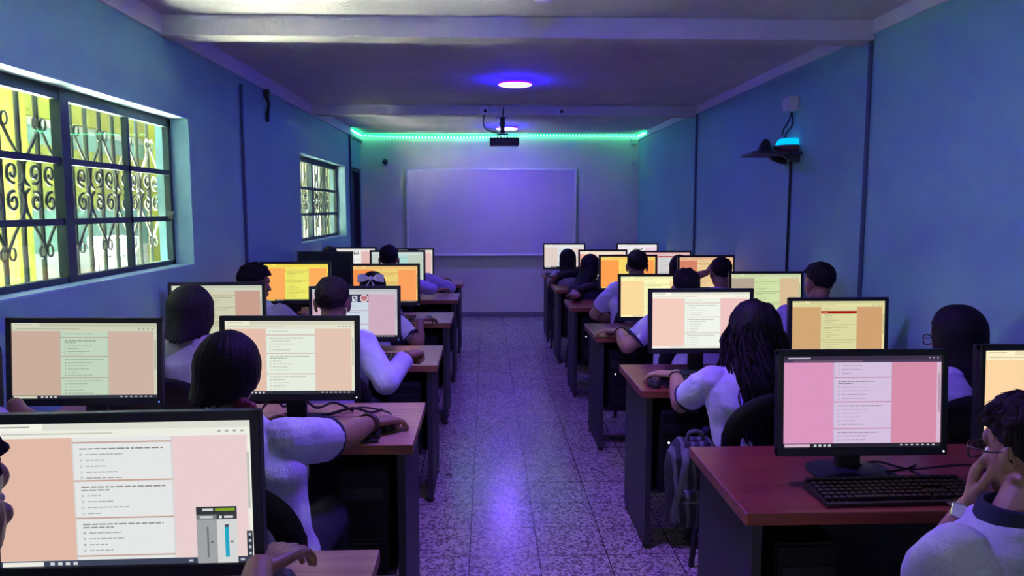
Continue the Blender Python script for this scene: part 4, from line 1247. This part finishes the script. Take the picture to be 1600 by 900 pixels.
def bun(off, r):
    def fn(root, HM, J, sp):
        m_ = MB(); m_.ell(HM @ Vector(off), r, HM.to_3x3(), 32, 20); me = m_.mesh('hair_bun', True)
        for v_ in me.vertices: v_.co += v_.normal * (.004 * noise.noise(v_.co * 30) + .002 * math.sin(v_.co.z * 400))
        link('hair_bun', me, HAIR, root)
    return fn


def watch(root, HM, J, sp):
    S, E, W = J['L']; c = E.lerp(W, .93); d = (W - E).normalized(); x_ = d.orthogonal().normalized(); y_ = d.cross(x_)
    cdir = (root.matrix_basis.inverted() @ CAM - c); cdir = (cdir - d * cdir.dot(d)).normalized()
    cdir = (cdir + Vector((-.6, 0, .3))).normalized(); cdir = (cdir - d * cdir.dot(d)).normalized()
    s_ = MB(); s_.tube([c + (x_ * math.cos(2 * math.pi * i / 28) + y_ * math.sin(2 * math.pi * i / 28)) * .0335 for i in range(28)], .0085, 8, closed=True, flat=.4)
    st_ = s_.build('watch_strap', mat('purple_grey_strap', (.10, .08, .16), .5), root, True)
    rot = cdir.to_track_quat('Z', 'Y').to_matrix()
    MB().box(c + cdir * .040, (.032, .036, .010), rot, .004).build('watch_case', mat('silver_watch', (.75, .72, .68), .2, 1), st_)
    MB().box(c + cdir * .0458, (.024, .028, .001), rot).build('watch_dial', mat('pale_dial', (.7, .72, .7), .3), st_)


def at_z(px, py, z):
    q_ = P(px, py, 1) - CAM; return CAM + q_ * ((z - CAM.z) / q_.z)


WZ = .805
# ---- left of the aisle
person('person at the left picture edge, only cheek, hair edge and mouse hand in view', P(-98, 800, 1.0), yaw=-6, hyaw=5, hpitch=4, style='short', right=P(404, 888, 1.38), rf=(.33, .95, -.08), arm=1.04, fine=True, trim=NAVY, chairlabel='black chair of the person cut by the left picture edge', relbow=(.8, -.2, -.5))
person('person at left edge behind the nearest monitor, seated before the tilted pale green page', P(-58, 580, 2.22), yaw=4, hip=(-1.40, 2.12, 0), lelbow=(.1, -.4, -1), style='long', female=True, trim=NAVY, right=P(24, 634, 2.36), rf=(.5, .5, -.6), chairlabel='black chair at the left wall, second row')
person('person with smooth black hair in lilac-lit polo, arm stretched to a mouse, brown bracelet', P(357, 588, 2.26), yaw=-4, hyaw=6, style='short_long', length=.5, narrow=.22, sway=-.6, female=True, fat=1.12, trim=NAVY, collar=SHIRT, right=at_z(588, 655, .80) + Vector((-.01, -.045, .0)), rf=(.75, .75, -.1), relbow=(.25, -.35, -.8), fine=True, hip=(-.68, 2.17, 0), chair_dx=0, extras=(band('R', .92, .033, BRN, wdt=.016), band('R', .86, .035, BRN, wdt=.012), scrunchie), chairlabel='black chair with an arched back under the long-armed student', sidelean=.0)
person('person with straight shoulder-length black hair in a pale grey top, by left wall', P(299, 492, 3.42), style='short_long', female=True, shirt=SHIRTG, length=.72, neck=.142, solid=True, fine=True, hyaw=-3, chairlabel='black chair of the student in the pale grey top')
person('person with cropped dark hair and visible ears, long lilac sleeve reaching over the desk', P(520, 475, 3.68), style='short', hairm=HAIRB, shirt=BLOUSE, sleeve=1.85, right=at_z(634, 556, .84) + Vector((.01, -.05, .01)), rf=(.5, .85, .0), rpose='fist', left=at_z(600, 556, .82) + Vector((-.14, .02, 0)), lpose='fist', relbow=(.45, -.5, -.5), fine=True, hpitch=12, girth=1.05, chairlabel='black chair with a curved back in the third left row')
person('person with dark hair turned right before the bright yellow page, pale shirt', P(399, 444, 5.12), hip=(-1.44, 5.0, 0), hyaw=-38, style='tousled', shirt=SHIRTG, right=P(470, 488, 5.3) + Vector((0.02, .05, -.03)), chairlabel='black chair before the bright yellow page', yaw=-8)
person('person wearing a white hair bow before the orange page, white bracelet', P(583, 455, 5.16), style='round', female=True, trim=NAVY, right=at_z(655, 500, .80), rf=(.7, .7, 0), relbow=(.6, -.3, -.5), extras=(bow, band('R', .95, .030, WHB, wdt=.012)), chairlabel='black chair of the student with the white bow', sidelean=.03)
person('person with round dark hair before the pale cyan page in the fifth left row', P(608, 407, 6.52), style='short', shirt=BLOUSE, sleeve=1.3, right=at_z(684, 453, .80), rf=(.6, .8, 0), relbow=(.7, -.3, -.4), chairlabel='black chair in the fifth row left of the aisle')
person('person whose hair top shows above the switched-off monitor', P(516, 405, 7.92), hip=(-1.40, 7.8, 0), lelbow=(.1, -.4, -1), style='short', chairlabel='black chair behind the switched-off monitor')
person('person in the last left row, head low, hand on the desk end', P(645, 408, 7.95), style='short', shirt=BLOUSE, sleeve=1.5, right=at_z(689, 437, .80), rf=(.6, .8, 0), relbow=(.7, -.3, -.4), chairlabel='black chair in the last row left of the aisle')
# ---- right of the aisle
person('person with glasses, tousled dark hair, silver watch, hand over the mouth', P(1606, 708, 1.67), yaw=10, hyaw=6, hpitch=6, style='tousled', hairm=HAIRB, trim=None, collar=NAVY, skin=SKIN2, fine=True,
       left=P(1512, 792, 1.75), lf_=(.28, .12, 1.0), ln_=(-.8, .5, .1), lpose='face', lelbow=(-.25, .3, -.9), right=P(1600, 850, 1.85), sidelean=.06, neck=.168, strands=110, extras=(glasses, watch), hip=(1.16, 1.52, 0), girth=1.1, chairlabel='black chair of the student with glasses and watch')
person('person with long curly black hair in a white polo, left hand on the red desk', P(1178, 524, 3.10), hyaw=-4, style='curly', female=True, trim=NAVY, skin=SKIN2, left=at_z(1056, 586, .80), lf_=(-.75, .65, -.06), lpose='mouse', lelbow=(-.35, -.1, -.85), arm=.84, fine=True, strands=420, length=1.45, extras=(band('L', .93, .030, BLKB, wdt=.008),), sidelean=.05, fat=1.05, chairlabel='black chair with arched open back under the curly-haired student')
person('person with straight black hair and glasses against the blue right wall', P(1494, 528, 3.04), hyaw=22, hip=(1.79, 2.94, 0), solid=True, style='long', female=True, extras=(glasses,), fine=True, length=.8, skin=SKIN2, chairlabel='black chair against the right wall, second row', trim=NAVY, narrow=.08)
person('person in white polo before the pale yellow page, forearm with black bracelet on desk', P(1071, 453, 4.55), style='short', trim=NAVY, skin=SKIN2, left=at_z(968, 517, .80), lf_=(-.85, .55, -.1), lelbow=(-.7, -.1, -.6), arm=.84, fat=1.12, fine=True, extras=(band('L', .90, .033, BLKB, wdt=.009),), chairlabel='black chair before the pale yellow page', girth=1.1)
person('person with short dark hair before the light green page by the right wall', P(1279, 443, 4.55), hip=(1.81, 4.45, 0), relbow=(-.1, -.4, -1), hyaw=14, style='short', trim=NAVY, chairlabel='black chair before the light green page')
person('person with short dark hair before the strong orange page, white sleeve at the aisle', P(995, 417, 5.95), style='short', skin=SKIN2, left=P(957, 500, 6.15), lf_=(.2, .9, -.2), lelbow=(-.9, -.2, -.3), fat=1.15, girth=1.15, chairlabel='black chair before the strong orange page')
person('person raising a hand to the head before the red-orange page', P(1126, 428, 5.95), style='short', left=P(1104, 426, 6.02), lf_=(.55, .35, .6), ln_=(-.8, 0, .5), lpose='flat', lelbow=(-.9, .2, -.6), chairlabel='black chair before the red-orange page')
person('person with long dark hair falling to the desk before the salmon page', P(922, 419, 7.34), style='long', female=True, hroll=0, shirt=DARKCL, length=.62, sway=-.7, left=at_z(903, 462, .81), lf_=(-.4, .9, 0), skin=SKIN, chairlabel='black chair before the salmon page')
person('person whose dark hair shows left of the red-orange page', P(1061, 420, 7.35), style='short_long', female=True, chairlabel='black chair in the fifth row near the right wall')
person('person with long dark hair in the last right row by the aisle', P(887, 407, 8.78), style='long', female=True, length=.5, left=at_z(868, 432, .82), lf_=(-.2, .9, 0), shirt=SHIRTG, chairlabel='black chair in the last right row by the aisle')

# ---- bag hanging beside the curly-haired student
BAGM = mat('dark_grey_bag_cloth', (.032, .032, .045), .7, 0, .5, 14, .3, 200); nt = BAGM.node_tree; b_ = nt.nodes['Principled BSDF']; wv = nt.nodes.new('ShaderNodeTexWave'); wv.inputs['Scale'].default_value = 9; wv.inputs['Distortion'].default_value = 5; wv.inputs['Detail'].default_value = 3; wv.inputs['Detail Scale'].default_value = .8
tc_ = nt.nodes.new('ShaderNodeTexCoord'); nt.links.new(tc_.outputs['Object'], wv.inputs['Vector']); rp = nt.nodes.new('ShaderNodeValToRGB')
rp.color_ramp.elements[0].position = .55; rp.color_ramp.elements[0].color = (.022, .022, .032, 1); rp.color_ramp.elements[1].position = .9; rp.color_ramp.elements[1].color = (.17, .17, .20, 1)
nt.links.new(wv.outputs['Fac'], rp.inputs[0]); nt.links.new(rp.outputs[0], b_.inputs['Base Color'])
BAGL = mat('grey_bag_strap', (.14, .14, .17), .6)
bc = P(1072, 760, 2.80)
bg = empty('backpack', (bc.x + .03, 2.80, -.03), 0, 'dark grey backpack hanging at the chair of the curly-haired student', 'bag')
m_ = MB(); m_.loft([((0, 0, .40), .07, .05), ((0, 0, .42), .105, .075), ((0, 0, .55), .11, .08), ((0, 0, .66), .10, .07), ((0, .01, .715), .06, .045)], 28, power=3)
link('bag_body', vox(m_, .006, lambda co: .006 * noise.noise(co * 16) + .006 * max(0, math.sin(co.x * 60 + 3 * noise.noise(co * 9))), 2, 'bag_body'), BAGM, bg)
m_ = MB(); m_.loft([((0, -.085, .415), .075, .022), ((0, -.09, .44), .085, .030), ((0, -.09, .53), .08, .026), ((0, -.085, .55), .07, .015)], 24, power=3.4)
m_.build('front_pocket', BAGM, bg, True)
for s in (-1, 1):
    MB().tube(smooth_path([(s * .045, -.06, .70), (s * .06, -.10, .66), (s * .075, -.105, .58), (s * .085, -.09, .50), (s * .08, -.07, .43)]), .013, 8, flat=.35).build('strap', BAGL, bg, True)
MB().tube(smooth_path([(-.03, 0, .71), (-.02, 0, .745), (.02, 0, .745), (.03, 0, .71)]), .008, 8).build('top_handle', BAGL, bg, True)
MB().tube([(-.07, -.118, .515), (0, -.122, .52), (.07, -.118, .515)], .003, 6).build('zip', STEEL, bg, True)
